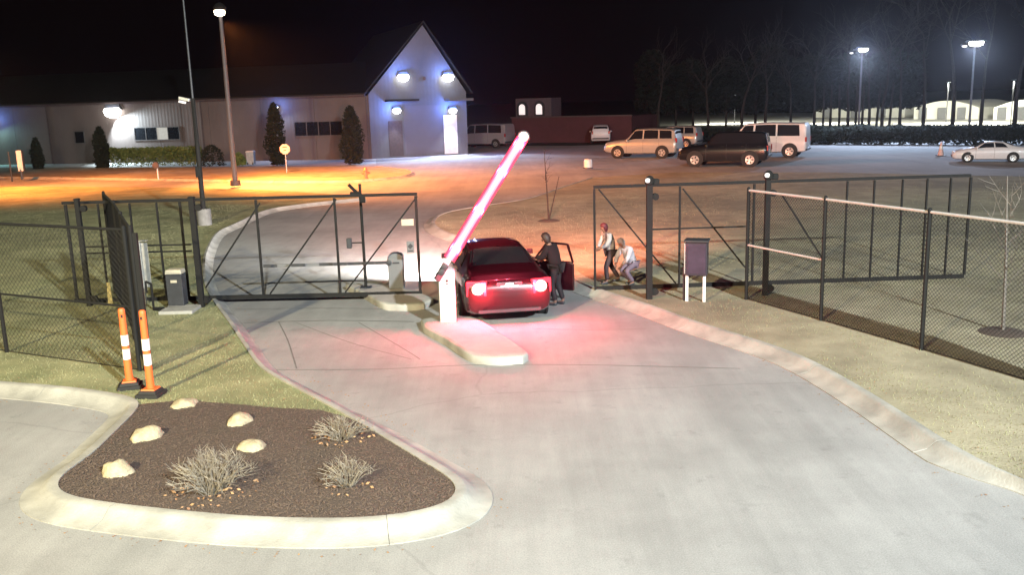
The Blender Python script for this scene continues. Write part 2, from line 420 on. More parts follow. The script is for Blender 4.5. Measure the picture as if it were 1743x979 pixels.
rock(200, 808, 58, 'rounded buff rock at the front left of the mulch bed', 12.5, .62)

def shrub(px, py, wpx, hpx, n, label, seed, leafy=0):
    rd = random.Random(seed); p = G(px, py, ZL); s_ = (py - 172) / H; r = wpx / s_ / 2; h = hpx / s_
    t = thing('dry_shrub', label, 'shrub', (p.x, p.y, ZL), 0, 'dry twiggy shrubs on the mulch bed')
    mb = MB()
    for i in range(n):
        a = rd.random() * 6.28; lean = rd.random() ** .7
        b0 = V((cos(a) * r * .25 * rd.random(), sin(a) * r * .25 * rd.random(), 0))
        tip = V((cos(a) * r * lean, sin(a) * r * lean * .9, h * (1.05 - .55 * lean ** 2) * rd.uniform(.55, 1.1)))
        mid = b0.lerp(tip, .5) + V((rd.uniform(-.04, .04), rd.uniform(-.04, .04), h * .14))
        mb.tube(b0, mid, .0045, .0035, 3, False); mb.tube(mid, tip, .0035, .0018, 3, False)
        for q in range(2):
            m0 = mid.lerp(tip, rd.uniform(.1, .8)); mb.tube(m0, m0 + V((rd.uniform(-1, 1), rd.uniform(-1, 1), rd.uniform(.2, 1.3))) * h * .2, .003, .0018, 3, False)
    obj('stems', mb, m_twig, t)
    if leafy:
        lb = MB()
        for i in range(leafy):
            a = rd.random() * 6.28; q = r * rd.random() ** .6 * .9; c = V((cos(a) * q, sin(a) * q, rd.uniform(.005, .05)))
            l = rd.uniform(.015, .035); d = V((rd.uniform(-1, 1), rd.uniform(-1, 1), rd.uniform(-.3, .3))).normalized() * l; e = d.orthogonal().normalized() * l * .5
            lb.add([c - d, c + e, c + d, c - e], [(0, 1, 2, 3)])
        obj('fallen_leaves', lb, m_leafl, t, normals=False)
shrub(362, 838, 175, 72, 170, 'large pale twiggy shrub with leaf litter at the front of the bed', 3, 130)
shrub(582, 748, 130, 40, 110, 'low dry shrub at the back right corner of the mulch bed', 5, 90)
shrub(592, 828, 115, 50, 80, 'sparse grey shrub in the right half of the bed, nearer the front kerb', 6, 20)

# ------------------------------------------------------------------ delineator posts
def delineator(px, py, pytop, label):
    p = G(px, py, ZL); h = zat(p, pytop) - ZL
    t = thing('delineator_post', label, 'traffic post', (p.x, p.y, ZL), random.uniform(-.3, .3), 'orange striped delineators at the kerb corner')
    mb = MB().box((0, 0, .03), (.36, .36, .06)).box((0, 0, .085), (.30, .30, .05), taper=.85)
    obj('base', mb, m_rubber, t, bevel=.008)
    obj('base_stripe', MB().box((0, 0, .122), (.22, .22, .022), taper=.9), m_orange, t)
    obj('tube', MB().lathe([(.062, .13), (.058, .3), (.052, h - .06), (.05, h - .02), (.035, h)], n=16), m_orange, t, smooth=True)
    for z in (.42, .62):
        k = h / 1.15
        obj('reflective_band', MB().lathe([(.0595, z * k), (.0585, z * k + .15 * k)], n=16), m_tape, t, smooth=True)
    obj('carry_hole', MB().box((0, -.05, h - .12), (.03, .012, .05)), m_rubber, t)
delineator(222, 660, 525, 'orange traffic post with white bands, left of the two by the kerb corner')
delineator(258, 674, 528, 'orange traffic post with white bands, right of the two and nearer the mulch bed')

# ------------------------------------------------------------------ fences and gates
FH = 2.35
def mesh_fabric(mb, a, b, z0, z1, pitch=0.075, r=0.0032):
    """diagonal wires of a chain-link panel between a and b"""
    a = V((a[0], a[1], 0)); b = V((b[0], b[1], 0)); L = (b - a).length; d = (b - a) / L; h = z1 - z0
    s_ = pitch * 1.414
    k = -h
    while k < L:
        for sg in (0, 1):
            x0, x1 = k, k + h
            c0, c1 = max(0, x0), min(L, x1)
            if c1 - c0 < .02: continue
            za, zb = (c0 - x0), (c1 - x0)
            if sg: za, zb = h - za, h - zb
            p = a + d * c0 + V((0, 0, z0 + za)); q = a + d * c1 + V((0, 0, z0 + zb))
            mb.tube(p, q, r, r, 3, False)
        k += s_
    return mb

def fence(name, label, pts, tops, mid_rails=(), wire=0.0032, pitch=.075, railmat=None, extra=None, zb=ZL):
    o0 = pts[0]; t = thing(name, label, 'fence', (o0.x, o0.y, zb))
    for p, h in zip(pts, tops):
        obj('post', MB().tube((p.x, p.y, zb), (p.x, p.y, h + .03), .038, n=8).lathe([(.04, h + .03), (.03, h + .06), (.01, h + .075)], (p.x, p.y, 0), 8), m_black, t, world=True, smooth=True)
    fb = MB()
    for i in range(len(pts) - 1):
        a, b = pts[i], pts[i + 1]
        rm = railmat if railmat is not None and i < 99 else m_black
        obj('top_rail', MB().tube((a.x, a.y, tops[i]), (b.x, b.y, tops[i + 1]), .026, n=8), rm, t, world=True, smooth=True)
        mesh_fabric(fb, a, b, zb + .02, min(tops[i], tops[i + 1]) - .01, pitch, wire)
        obj('tension_wire', MB().tube((a.x, a.y, zb + .03), (b.x, b.y, zb + .03), .008, n=4), m_black, t, world=True)
    o = obj('chain_link', fb, m_blackwire, t, world=True, normals=False); o['kind'] = 'stuff'
    return t

# right chain link fence: posts (1270,508) (1397,546) (1568,597) and beyond the frame
rp = [G(1270, 510, ZL), G(1397, 546, ZL), G(1568, 596, ZL), G(1765, 655, ZL), G(2010, 728, ZL)]
rh = [zat(rp[0], 318), zat(rp[1], 343), zat(rp[2], 364)]
rh += [rh[2], rh[2]]
hh = sum(rh[:3]) / 3; rh = [hh] * 5
f1 = fence('chain_link_fence', 'black chain link fence right of the driveway with a bright silver top rail', rp, rh, wire=.0040, pitch=.052, railmat=m_rail)
za = zat(rp[0], 417); zb_ = zat(rp[1], 443)
obj('brace_rail', MB().tube((rp[0].x, rp[0].y, za), (rp[1].x, rp[1].y, za), .022, n=8), m_rail, f1, world=True, smooth=True)
# a darker thatch of dead weeds along the fence foot
# left near fence: from beyond the frame to the corner post, then back to the gate line
lc = G(238, 632, ZL); lp = [G(-330, 590, ZL), G(12, 600, ZL), lc]
lp = [lc + (lp[1] - lc) * 1.9, lp[1], lc]
lh = zat(G(12, 600, ZL), 386); lh2 = zat(lc, 384)
hL = (lh + lh2) / 2
f2 = fence('chain_link_fence', 'black chain link fence crossing the lawn on the left behind the kerb', lp, [hL] * 3, wire=.0034)
zm = zat(lp[1], 500); obj('middle_rail', MB().tube((lp[0].x, lp[0].y, zm), (lc.x, lc.y, zm), .02, n=8), m_black, f2, world=True, smooth=True)
back = G(196, 500, ZL)
bh = hL
d_ = (back - lc)
f3 = fence('chain_link_fence', 'black chain link fence seen nearly end on between the corner post and the left gate', [lc + V((0.10, .02, 0)), lc + V((.10, 0, 0)) + d_ * .33, lc + V((.10, 0, 0)) + d_ * .66, back], [bh] * 4, wire=.0042)
obj('gate_channel', MB().box((lc.x + .17, lc.y + .02, ZL + 1.2), (.07, .07, 2.4)), m_black, f3, world=True)

def gate(name, label, x0, x1, ytop0, ytop1, ybot0, ybot1, uprights, diags, mids, signs=()):
    """everything lies in the vertical plane through the two foot points"""
    A = G(x0, ybot0, 0.16); B = G(x1, ybot1, 0.16)
    t = thing(name, label, 'gate', (A.x, A.y, 0))
    def at(px, py):
        # hit of the ray with the vertical gate plane
        d = fw * F_PX + rt * (px - CX) - up * (py - CY)
        n = V((-(B - A).y, (B - A).x, 0)); o = V((0, 0, H)); k = (A - o).dot(n) / d.dot(n)
        return o + d * k
    ta = at(x0, ytop0); tb = at(x1, ytop1); zt = (ta.z + tb.z) / 2
    def col(px): 
        q = at(px, (ybot0 + ybot1) / 2); return V((q.x, q.y, 0))
    a = V((A.x, A.y, 0)); b = V((B.x, B.y, 0))
    z0 = .16
    obj('top_rail', MB().bar(a + V((0, 0, zt)), b + V((0, 0, zt)), .06, .065), m_black, t, world=True)
    obj('bottom_rail', MB().bar(a + V((0, 0, z0)), b + V((0, 0, z0)), .06, .09), m_black, t, world=True)
    for px, w_ in uprights:
        c = col(px); obj('upright', MB().box((c.x, c.y, (zt + z0) / 2 - .005), (w_, .05, zt - z0 - .08)), m_black, t, world=True)
    for (xa, ya, xb, yb) in diags:
        p = at(xa, ya); q = at(xb, yb)
        p.z = min(max(p.z, z0 + .06), zt - .05); q.z = min(max(q.z, z0 + .06), zt - .05)
        obj('diagonal_brace', MB().bar(p, q, .035, .035), m_black, t, world=True)
    for (xa, ya, xb, yb) in mids:
        p = at(xa, ya); q = at(xb, yb); q.z = p.z
        obj('middle_rail', MB().bar(p + V((0, .04, 0)), q + V((0, .04, 0)), .03, .035), m_black, t, world=True)
    return t, at, zt
gl, atl, ztl = gate('sliding_gate', 'long black sliding gate on the left, braced with diagonals, half across the driveway', 127, 718, 349, 326, 512, 499,
    [(131, .06), (185, .035), (238, .035), (283, .035), (322, .05), (342, .06), (449, .05), (580, .05), (716, .06)],
    [(442, 346, 350, 490), (572, 339, 460, 503), (710, 330, 588, 499)],
    [(142, 432, 325, 424), (142, 421, 325, 418)])
gr, atr, ztr = gate('sliding_gate', 'long black sliding gate on the right, standing open behind the wire fence', 1012, 1640, 320, 297, 491, 470,
    [(1013, .05), (1156, .045), (1280, .05), (1435, .035), (1480, .035), (1527, .035), (1568, .035), (1607, .035), (1640, .05)],
    [(1019, 322, 1150, 489), (1162, 321, 1268, 455), (1330, 330, 1400, 440)],
    [(1108, 391, 1270, 384)])
s1 = thing('warning_sign', 'small grey sign plate with dark mark on the left gate near its free end', 'sign', atl(699, 428) - V((0, .05, 0)))
q = atl(699, 420); obj('plate', MB().box((q.x, q.y - .05, q.z), (.17, .012, .27)), m_greyc, s1, world=True, bevel=.004)
obj('symbol', MB().box((q.x, q.y - .06, q.z + .02), (.09, .006, .10), Matrix.Rotation(R(45), 3, 'Y')).box((q.x, q.y - .06, q.z - .09), (.11, .006, .03)), m_dark, s1, world=True)
s2 = thing('warning_sign', 'faint pale oblong plate on the left gate above the grey sign', 'sign', atl(694, 384) - V((0, .05, 0)))
q = atl(694, 378); obj('plate', MB().box((q.x, q.y - .05, q.z), (.28, .012, .15)), m_beige, s2, world=True, bevel=.004)

def roller_post(px, py, pytop, label, lamp=False, wd=.10, z=ZL, yoff=-.12):
    p = G(px, py, z); h = zat(p, pytop)
    t = thing('gate_post', label, 'post', (p.x, p.y, z), 0, 'steel posts carrying the sliding gates')
    obj('post', MB().box((0, 0, (h - z) / 2), (wd, wd, h - z)), m_black, t, bevel=.006)
    obj('cap', MB().box((0, 0, h - z + .015), (wd + .03, wd + .03, .03), taper=.7), m_black, t)
    for zz in (.16, ztl - .1 - z):
        obj('roller', MB().lathe([(.03, -.05), (.075, -.05), (.075, .05), (.03, .05)], (wd / 2 + .07, .02, zz), 14, 'y'), m_black, t, smooth=True)
    obj('roller_bracket', MB().box((wd / 2 + .04, 0, .16), (.1, .03, .16)), m_black, t)
    if lamp:
        obj('lamp_housing', MB().lathe([(.03, 0), (.1, .01), (.11, .1), (.06, .17), (.02, .19)], (.0, -.03, h - z - .02), 14), m_black, t, smooth=True)
        obj('lamp_lens', MB().lathe([(.01, .0), (.045, .012), (.06, .05), (.045, .09), (.01, .1)], (-.05, -.1, h - z + .02), 12), emat('gate_lamp_lens', (1, .95, .9), 1.2), t, smooth=True)
        obj('beacon', MB().box((.14, 0, h - z + .03), (.14, .12, .13)), m_black, t, bevel=.02)
    return t
roller_post(153, 521, 340, 'black gate post at the far left end of the gate tail')
roller_post(344, 523, 337, 'black gate post at the left edge of the driveway', wd=.12)
roller_post(1105, 509, 312, 'thick black gate post topped by a small white lamp in front of the right gate', True, .13)
roller_post(1302, 503, 303, 'black gate post with a small lamp behind the wire fence', True, .11)
# box on top of left post
p = G(344, 523, ZL); 

# ------------------------------------------------------------------ operators, cabinets, small posts
def cabinet(name, label, cat, px, py, pytop, wpx, m, mtop=None, dep=None, z=ZL, rz=0., dome=False):
    p = G(px, py, z); h = zat(p, pytop) - z; wd = wpx / ((py - 172 - (871 - px) * .029) / H)
    dep = dep or wd * .8
    t = thing(name, label, cat, (p.x, p.y + dep / 2, z), rz)
    hb = h - (.1 if mtop is not None or dome else .0)
    obj('body', MB().box((0, 0, hb / 2), (wd, dep, hb)), m, t, bevel=.015)
    if dome:
        pts = [(-wd / 2, 0, hb + .003)] + [(cos(pi - pi * i / 10) * wd / 2, 0, hb + .003 + sin(pi * i / 10) * .1) for i in range(11)] + [(wd / 2, 0, hb + .003)]
        obj('lid', MB().extr([V((a, -dep / 2, c)) for a, b, c in pts[1:-1]], (0, dep, 0)), mtop or m, t, smooth=True)
    elif mtop is not None:
        obj('lid', MB().box((0, 0, hb + .052), (wd + .02, dep + .02, .1), taper=.88), mtop, t, bevel=.02)
    return t, wd, dep, hb
pd = G(305, 531, ZL)
tag(obj('concrete_pad', MB().box((pd.x, pd.y + .1, ZL + .02), (.75, .7, .1)), m_kerb, bevel=.02), 'small concrete pad under the dark gate operator on the left', 'concrete pad')
t, wd, dp, hb = cabinet('gate_operator', 'dark charcoal gate operator box with beige top beside the left gate', 'gate motor', 300, 521, 460, 27, m_dark, m_beige, z=ZL + .07)
obj('badge', MB().box((0, -dp / 2 - .004, hb * .78), (.14, .008, .06)), m_beige, t)
# tall galvanised channel next to it
p = G(246, 518, ZL); h = zat(p, 411)
t = thing('cable_riser', 'tall pale galvanised steel channel standing behind the end-on fence', 'steel channel', (p.x, p.y, ZL))
obj('channel', MB().box((0, 0, (h - ZL) / 2), (.10, .07, h - ZL)), m_galv, t, bevel=.004)
obj('flange', MB().box((.13, .03, (h - ZL) * .62), (.15, .012, (h - ZL) * .7)), m_galv, t)
obj('cap', MB().box((.06, .02, h - ZL + .012), (.30, .1, .02)), m_galv, t)
p = G(262, 528, ZL)
t = thing('bent_pipe', 'short black bent conduit beside the pale steel channel', 'conduit', (p.x, p.y, ZL))
obj('riser', MB().tube((0, 0, 0), (0, 0, .62), .028), m_black, t, smooth=True)
obj('elbow', MB().tube((0, 0, .6), (-.12, 0, .66), .028).tube((-.12, 0, .66), (-.12, 0, .4), .024), m_black, t, smooth=True)
obj('arm', MB().tube((.02, -.03, .06), (.75, -.1, .05), .02).tube((.02, -.03, .02), (.3, -.22, .03), .03), m_black, t, smooth=True)
p = G(189, 521, ZL); h = zat(p, 481)
t = thing('marker_stake', 'short yellowish marker stake near the left end of the gate', 'stake', (p.x, p.y, ZL))
obj('stake', MB().box((0, 0, (h - ZL) / 2), (.11, .03, h - ZL), taper=.7), mat('buff_yellow', (.42, .34, .14), .7), t)
# right equipment cabinet on two white legs
p = G(1182, 514, ZL); z0 = zat(p, 469); z1 = zat(p, 411)
t = thing('equipment_cabinet', 'dark purple-grey electrical cabinet on two white legs in front of the right gate', 'electrical box', (p.x, p.y, ZL), R(-18))
wd = .46
obj('box', MB().box((.03, .12, (z0 + z1) / 2 - ZL), (wd, .34, z1 - z0)), mat('dark_violet_grey_paint', (.035,.026,.04), .35, var=.2), t, bevel=.015)
obj('hood', MB().box((.03, .10, z1 - ZL + .015), (wd + .06, .44, .03)), m_dark, t, bevel=.005)
obj('side_plate', MB().box((-.212, .1, (z0 + z1) / 2 - ZL), (.02, .3, (z1 - z0) * .9)), m_galv, t)
obj('door_panel', MB().box((.04, -.058, (z0 + z1) / 2 - ZL), (wd - .08, .012, (z1 - z0) * .85)), mat('dark_violet_panel', (.045,.03,.052), .3), t, bevel=.004)
for sx in (-.17, .2):
    obj('leg', MB().box((sx, .05, (z0 - ZL) / 2 - .01), (.06, .05, z0 - ZL + .02)), m_white, t, bevel=.004)
obj('conduit', MB().tube((-.24, .12, 0), (-.24, .12, .75), .03), m_dark, t, smooth=True)

# ------------------------------------------------------------------ barrier islands
def island(name, label, pts, mtop, top=.15):
    ln = smooth_line([G(x, y, top) for x, y in pts], .35, True); n = len(ln)
    c = sum(ln, V((0, 0, 0))) / n
    t = thing(name, label, 'traffic island', (c.x, c.y, 0))
    mb = MB()
    rings = [(1.0, 0), (1.0, top - .04), (.985, top - .01), (.96, top), (.86, top + .003)]
    for k, z in rings:
        for p in ln: mb.v.append(V((c.x + (p.x - c.x) * k, c.y + (p.y - c.y) * k, z)))
    for r_ in range(len(rings) - 1):
        for i in range(n):
            a = r_ * n + i; b = r_ * n + (i + 1) % n; mb.f.append((a, b, b + n, a + n))
    obj('kerb_ring', mb, m_kerb, t, world=True, smooth=True)
    mb = MB(); mb.v = [V((c.x + (p.x - c.x) * .86, c.y + (p.y - c.y) * .86, top + .003)) for p in ln]; mb.f = [tuple(range(n))]
    obj('top_slab', mb, mtop, t, world=True)
    return t, c
m_itop = mat('island_concrete', (.4, .36, .34), .8, var=.12, scale=4, bump=.2)
island('barrier_island', 'long concrete island under the white barrier cabinet left of the red car', [(716, 543), (745, 536), (800, 537), (850, 565), (899, 600), (890, 606), (812, 607), (760, 577), (722, 556)], m_itop)
island('exit_island', 'narrow concrete island under the grey barrier cabinet and camera pole', [(588, 483), (625, 481), (690, 491), (738, 508), (722, 516), (660, 518), (622, 500)], m_itop)

# ---- entry barrier, LED arm raised
pb = G(763, 549, .15); hcab = zat(pb, 458) - .15
bt = thing('boom_barrier', 'white barrier cabinet with its glowing red-white LED arm raised towards the car', 'boom barrier', (pb.x, pb.y + .14, .15))
hb = hcab - .1; wd = .31
obj('cabinet', MB().box((0, 0, hb / 2), (wd, .30, hb)), m_white, bt, bevel=.02)
pts = [V((cos(pi - pi * i / 10) * wd / 2, -.15, hb + .003 + sin(pi * i / 10) * .1)) for i in range(11)]
obj('domed_lid', MB().extr(pts, (0, .3, 0)), m_white, bt, smooth=True)
obj('side_panel', MB().box((-wd / 2 - .012, .03, hb * .46), (.02, .2, hb * .9)), m_greyc, bt)
obj('base_plate', MB().box((0, 0, .012), (wd + .08, .38, .024)), m_galv, bt)
obj('lock', MB().lathe([(.01, -.012), (.028, -.01), (.028, 0)], (.01, -.152, hb * .86), 12, 'y').box((.01, -.156, hb * .76), (.014, .008, .12)).box((.01, -.156, hb * .80), (.06, .008, .014)), m_dark, bt)
piv = V((pb.x - .02, pb.y - .06, .15 + hcab + .06))
obj('pivot_hub', MB().lathe([(.04, -.1), (.075, -.09), (.075, .09), (.04, .1)], piv, 16, 'y').lathe([(.03, -.12), (.07, -.11), (.07, -.02), (.02, 0)], piv + V((-.06, 0, -.1)), 12, 'y'), m_dark, bt, world=True, smooth=True)
dpt = (piv - V((0, 0, H))).dot(fw)
def atdepth(px, py, d): return V((0, 0, H)) + fw * d + rt * ((px - CX) * d / F_PX) - up * ((py - CY) * d / F_PX)
tip = atdepth(889, 236, dpt + .35); ax = (tip - piv).normalized()
a0 = piv + ax * .18
led_w = emat('led_strip_core', (1.0, .72, .78), 1.8)
ab = MB().bar(piv - ax * .25, tip, .04, .09); obj('arm', ab, m_white, bt, world=True)
obj('counterweight', MB().bar(piv - ax * .32, piv - ax * .05, .09, .12), m_dark, bt, world=True)
sd = ax.cross(V((0, 1, 0))).normalized()
lm = MB().bar(a0 + V((0, -.035, 0)), tip + V((0, -.04, 0)), .018, .055); obj('led_strip', lm, led_w, bt, world=True)
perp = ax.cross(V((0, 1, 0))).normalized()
for sg in (-1, 1):  # added glowing tubes imitate the red and pink bloom around the arm
    obj('bloom_tube', MB().tube(a0 + perp * sg * .098 + V((0, -.02, 0)), tip + perp * sg * .098 + V((0, -.02, 0)), .026, n=8), emat('bloom_tube_red', (1.0, .04, .13), .75), bt, world=True, smooth=True)
    obj('bloom_tube', MB().tube(a0 + perp * sg * .05 + V((0, -.025, 0)), tip + perp * sg * .05 + V((0, -.025, 0)), .026, n=8), emat('bloom_tube_pink', (1.0, .34, .46), 1.0), bt, world=True, smooth=True)
lm = MB().bar(a0 + V((0, .035, 0)), tip + V((0, .035, 0)), .018, .055); obj('led_strip', lm, led_w, bt, world=True)
obj('tip_lamp', MB().lathe([(.02, -.05), (.09, -.045), (.1, 0), (.09, .045), (.02, .05)], tip + ax * .05, 16, 'y'), emat('tip_lamp_amber', (1, .8, .5), 8.0), bt, world=True, smooth=True)
obj('tip_ring', MB().lathe([(.105, -.03), (.125, -.02), (.125, .02), (.105, .03)], tip + ax * .05, 16, 'y'), m_dark, bt, world=True, smooth=True)

def light(name, kind, loc, col, power, aim=None, size=.1, spot=160, blend=1.0, parent=None):
    ld = bpy.data.lights.new(name, kind); ld.color = col; ld.energy = power
    if kind == 'SPOT': ld.spot_size = R(spot); ld.spot_blend = blend; ld.shadow_soft_size = size
    elif kind == 'POINT': ld.shadow_soft_size = size
    elif kind == 'AREA': ld.size = size
    o = bpy.data.objects.new(name, ld); C.objects.link(o); o.location = loc
    if aim is not None: o.rotation_euler = (V(aim) - V(loc)).to_track_quat('-Z', 'Y').to_euler()
    return o
RED = (1.0, .10, .17)
# the arm's own light, spread along it
for i, k in enumerate((.15, .45, .75, .97)):
    light('arm_light', 'POINT', piv.lerp(tip, k) + V((0, -.12, 0)), RED, 110, size=.06)
    q = piv.lerp(tip, k) + V((0, .14, 0)); light('arm_light_rear', 'SPOT', q, (1, .26, .17), (0, 2500, 13000, 16000)[i], q + V((.4, 9, -1.2)), .06, 84, 1.0)
# ---- exit barrier, arm down
pe = G(675, 492, .15); he = zat(pe, 432) - .15
et = thing('boom_barrier', 'grey barrier cabinet behind the left gate with its striped arm lowered across the exit lane', 'boom barrier', (pe.x, pe.y + .15, .15))
obj('cabinet', MB().box((0, 0, (he - .1) / 2), (.36, .3, he - .1)), m_greyc, et, bevel=.02)
pts = [V((cos(pi - pi * i / 10) * .18, -.15, he - .097 + sin(pi * i / 10) * .1)) for i in range(11)]
obj('domed_lid', MB().extr(pts, (0, .3, 0)), m_greyc, et, smooth=True)
obj('label_plate', MB().box((.02, -.156, he * .74), (.16, .01, .04)), m_dark, et)
de = (pe - V((0, 0, H))).dot(fw) - .1
e0 = atdepth(662, 447, de); e1 = atdepth(448, 453, de); e1.z = e0.z
nseg = 9
for i in range(nseg):
    obj('arm_segment', MB().bar(e0.lerp(e1, i / nseg), e0.lerp(e1, (i + 1) / nseg - .002), .04, .07), m_dark if i % 2 == 0 or i < 4 else m_greyc, et, world=True)
obj('pivot_hub', MB().lathe([(.03, -.06), (.07, -.05), (.07, .05), (.03, .06)], e0, 14, 'y'), m_dark, et, world=True, smooth=True)
# ---- intercom / camera pole on the exit island
pp = G(623, 490, .15); hp = zat(pp, 313)
t = thing('camera_pole', 'slim black pole with a reader on a side arm, seen through the left gate', 'camera pole', (pp.x, pp.y, .15))
obj('pole', MB().tube((0, 0, 0), (0, 0, hp - .15), .035), m_black, t, smooth=True)
obj('base_plate', MB().box((0, 0, .012), (.26, .26, .024)), m_dark, t)
zr = zat(pp, 413) - .15
obj('side_arm', MB().bar((0, 0, zr), (-.28, 0, zr), .03, .03), m_black, t)
obj('card_reader', MB().box((-.33, -.03, zr), (.12, .12, .24)), m_dark, t, bevel=.02)
zc = zat(pp, 330) - .15
obj('camera_housing', MB().tube((-.05, -.05, zc + .02), (-.24, -.15, zc + .24), .04).box((-.12, -.03, zc), (.22, .12, .12)), m_black, t, bevel=.01)
obj('camera_bracket', MB().box((.06, 0, zc - .14), (.1, .08, .14)), m_black, t)

# ------------------------------------------------------------------ street lamps and tall poles
def glow_lamp(t, prefix, loc, col, es, r=.2, world=True):
    return obj(prefix, MB().lathe([(r * .3, -r * .55), (r * .9, -r * .35), (r, 0), (r * .75, r * .45), (r * .2, r * .6)], loc, 16), emat(prefix + '_' + t.name, col, es), t, world=world, smooth=True)
SOD = (1.0, .28, .06)
pl = G(401, 316, ZL); hz = zat(pl, 12)
tx = atdepth(378, 10, (pl - V((0, 0, H))).dot(fw) * 1.0 - hz * sin(PITCH))
t = thing('street_lamp', 'tall pale street lamp on the far lawn with a glowing warm globe', 'street lamp', (pl.x, pl.y, ZL))
obj('pole', MB().tube((0, 0, .3), (0, 0, hz - .4), .15, .10, 12), m_pole, t, smooth=True)
obj('foundation', MB().lathe([(.3, 0), (.3, .3), (.26, .32)], n=12), m_trim, t, smooth=True)
obj('lamp_hood', MB().lathe([(.12, -.15), (.34, .0), (.36, .14), (.2, .34), (.04, .4)], (0, 0, hz - .25), 16), m_black, t, smooth=True)
obj('lamp_globe', MB().lathe([(.1, -.28), (.27, -.2), (.31, -.05), (.29, .05)], (0, -.1, hz - .32), 16), emat('sodium_globe', (1, .82, .6), 7), t, smooth=True)
light('street_lamp_light', 'SPOT', (pl.x, pl.y + .7, hz - .75), SOD, 58000, (pl.x + 6, pl.y + 2.5, 0), .25, 126, .85)
pq = V((pl.x - 17, pl.y + 1, ZL))
t = thing('street_lamp', 'matching pale street lamp further left along the road, outside the picture', 'street lamp', pq)
obj('pole', MB().tube((0, 0, 0), (0, 0, hz - .4), .15, .10, 12), m_pole, t, smooth=True)
obj('lamp_hood', MB().lathe([(.12, -.15), (.34, .0), (.36, .14), (.2, .34), (.04, .4)], (0, 0, hz - .25), 16), m_black, t, smooth=True)
light('street_lamp_light', 'SPOT', (pq.x, pq.y - .5, hz - .75), SOD, 40000, (pq.x + 3, pq.y + 2, 0), .25, 128, .8)

# dark security pole by the driveway bend
pk = G(349, 383, ZL); hk = zat(pk, 172)
t = thing('security_pole', 'black pole on a grey footing by the driveway bend with a small floodlight', 'light pole', (pk.x, pk.y, ZL))
obj('footing', MB().lathe([(.27, 0), (.27, .6), (.24, .64)], n=16), mat('footing_concrete', (.16, .16, .155), .8), t, smooth=True)
obj('pole', MB().tube((0, 0, .64), (0, 0, hk), .095, .075, 12), m_black, t, smooth=True)
obj('upper_mast', MB().tube((0, 0, hk), (0, 0, hk + 6.2), .045, .03, 8), m_dark, t, smooth=True)
obj('camera_box', MB().box((-.02, -.08, zat(pk, 292) - ZL), (.2, .18, .42)), m_black, t, bevel=.02)
obj('floodlight', MB().box((-.28, -.08, hk - .02), (.42, .22, .12), Matrix.Rotation(R(14), 3, 'Y')), m_galv, t, bevel=.02)
obj('floodlight_lens', MB().box((-.36, -.14, hk - .13), (.24, .16, .08), Matrix.Rotation(R(14), 3, 'Y')), emat('floodlight_lens_glow', (1, .93, .85), 1.1), t, bevel=.01)
obj('bracket', MB().bar((0, 0, hk - .08), (-.2, -.04, hk - .08), .04, .04).tube((.03, -.09, hk - .2), (.03, -.09, hk - 1.6), .012), m_black, t)

# ------------------------------------------------------------------ long building with gabled hall
W0 = G(-120, 282.5); W1 = G(633, 270.5); W2 = G(797, 262.0)
zw = zat(W1, 162); zw0 = zw
bd = thing('long_building', 'long low pale building with a dark roof and a tall gabled end', 'building', (W1.x, W1.y, 0))
u1 = (W1 - W0).normalized(); n1 = V((-u1.y, u1.x, 0)) 
u2 = (W2 - W1).normalized(); n2 = V((-u2.y, u2.x, 0))
DEP = 16.0
def wallpt(a, u, s_, z, out=0.): 
    n = V((-u.y, u.x, 0)); p = a + u * s_ - n * out; return V((p.x, p.y, z))
L1 = (W1 - W0).length; L2 = (W2 - W1).length
# long wall as cladding panels
npan = 9
for i in range(npan):
    a = W0 + u1 * (L1 * i / npan + .01); b = W0 + u1 * (L1 * (i + 1) / npan - .01)
    obj('wall_panel', MB().extr([V((a.x, a.y, 0)), V((b.x, b.y, 0)), V((b.x, b.y, zw)), V((a.x, a.y, zw))], n1 * .3), m_wall, bd, world=True)
obj('inner_wall', MB().extr([wallpt(W0, u1, 0, 0, -.12), wallpt(W0, u1, L1, 0, -.12), wallpt(W0, u1, L1, zw - .05, -.12), wallpt(W0, u1, 0, zw - .05, -.12)], n1 * .1), m_trim, bd, world=True)
# gable wall
def wallhit(px, py, a, u):
    d = fw * F_PX + rt * (px - CX) - up * (py - CY); n = V((-u.y, u.x, 0)); o = V((0, 0, H)); return o + d * ((a - o).dot(n) / d.dot(n))
apex = wallhit(719, 42, W1, u2); sA = (apex - W1).dot(u2); zA = apex.z
zE = zat(W1, 160)
sR = L2
gp = [wallpt(W1, u2, .02, 0), wallpt(W1, u2, sR, 0), wallpt(W1, u2, sR, zE), wallpt(W1, u2, sA, zA), wallpt(W1, u2, .02, zE)]
obj('gable_wall', MB().extr(gp, n2 * .3), m_gwall, bd, world=True)
# gable roof running back, long wing roof
rd_ = n2 * DEP
for (s0, z0_, s1_, z1_) in ((-.5, zE - .25, sA, zA + .12), (sR + .5, zE - .25, sA, zA + .12)):
    a = wallpt(W1, u2, s0, z0_ + .1, .35); b = wallpt(W1, u2, s1_, z1_ + .1, .35)
    obj('roof_slope', MB().extr([a, b, b + V((0, 0, .12)), a + V((0, 0, .12))], n2 * (DEP + .7)), m_roof, bd, world=True)
a = wallpt(W0, u1, 0, zw + .06, .45); b = wallpt(W0, u1, L1 - .1, zw + .06, .45)
a2 = wallpt(W0, u1, 0, zw + 3.0, -9); b2 = wallpt(W0, u1, L1 - .1, zw + 3.0, -9)
obj('wing_roof', MB().extr([a, b, b2, a2], (0, 0, .15)), m_roof, bd, world=True)
obj('gutter', MB().bar(wallpt(W0, u1, 0, zw + .02, .5), wallpt(W0, u1, L1 - .1, zw + .02, .5), .12, .14), m_trim, bd, world=True)
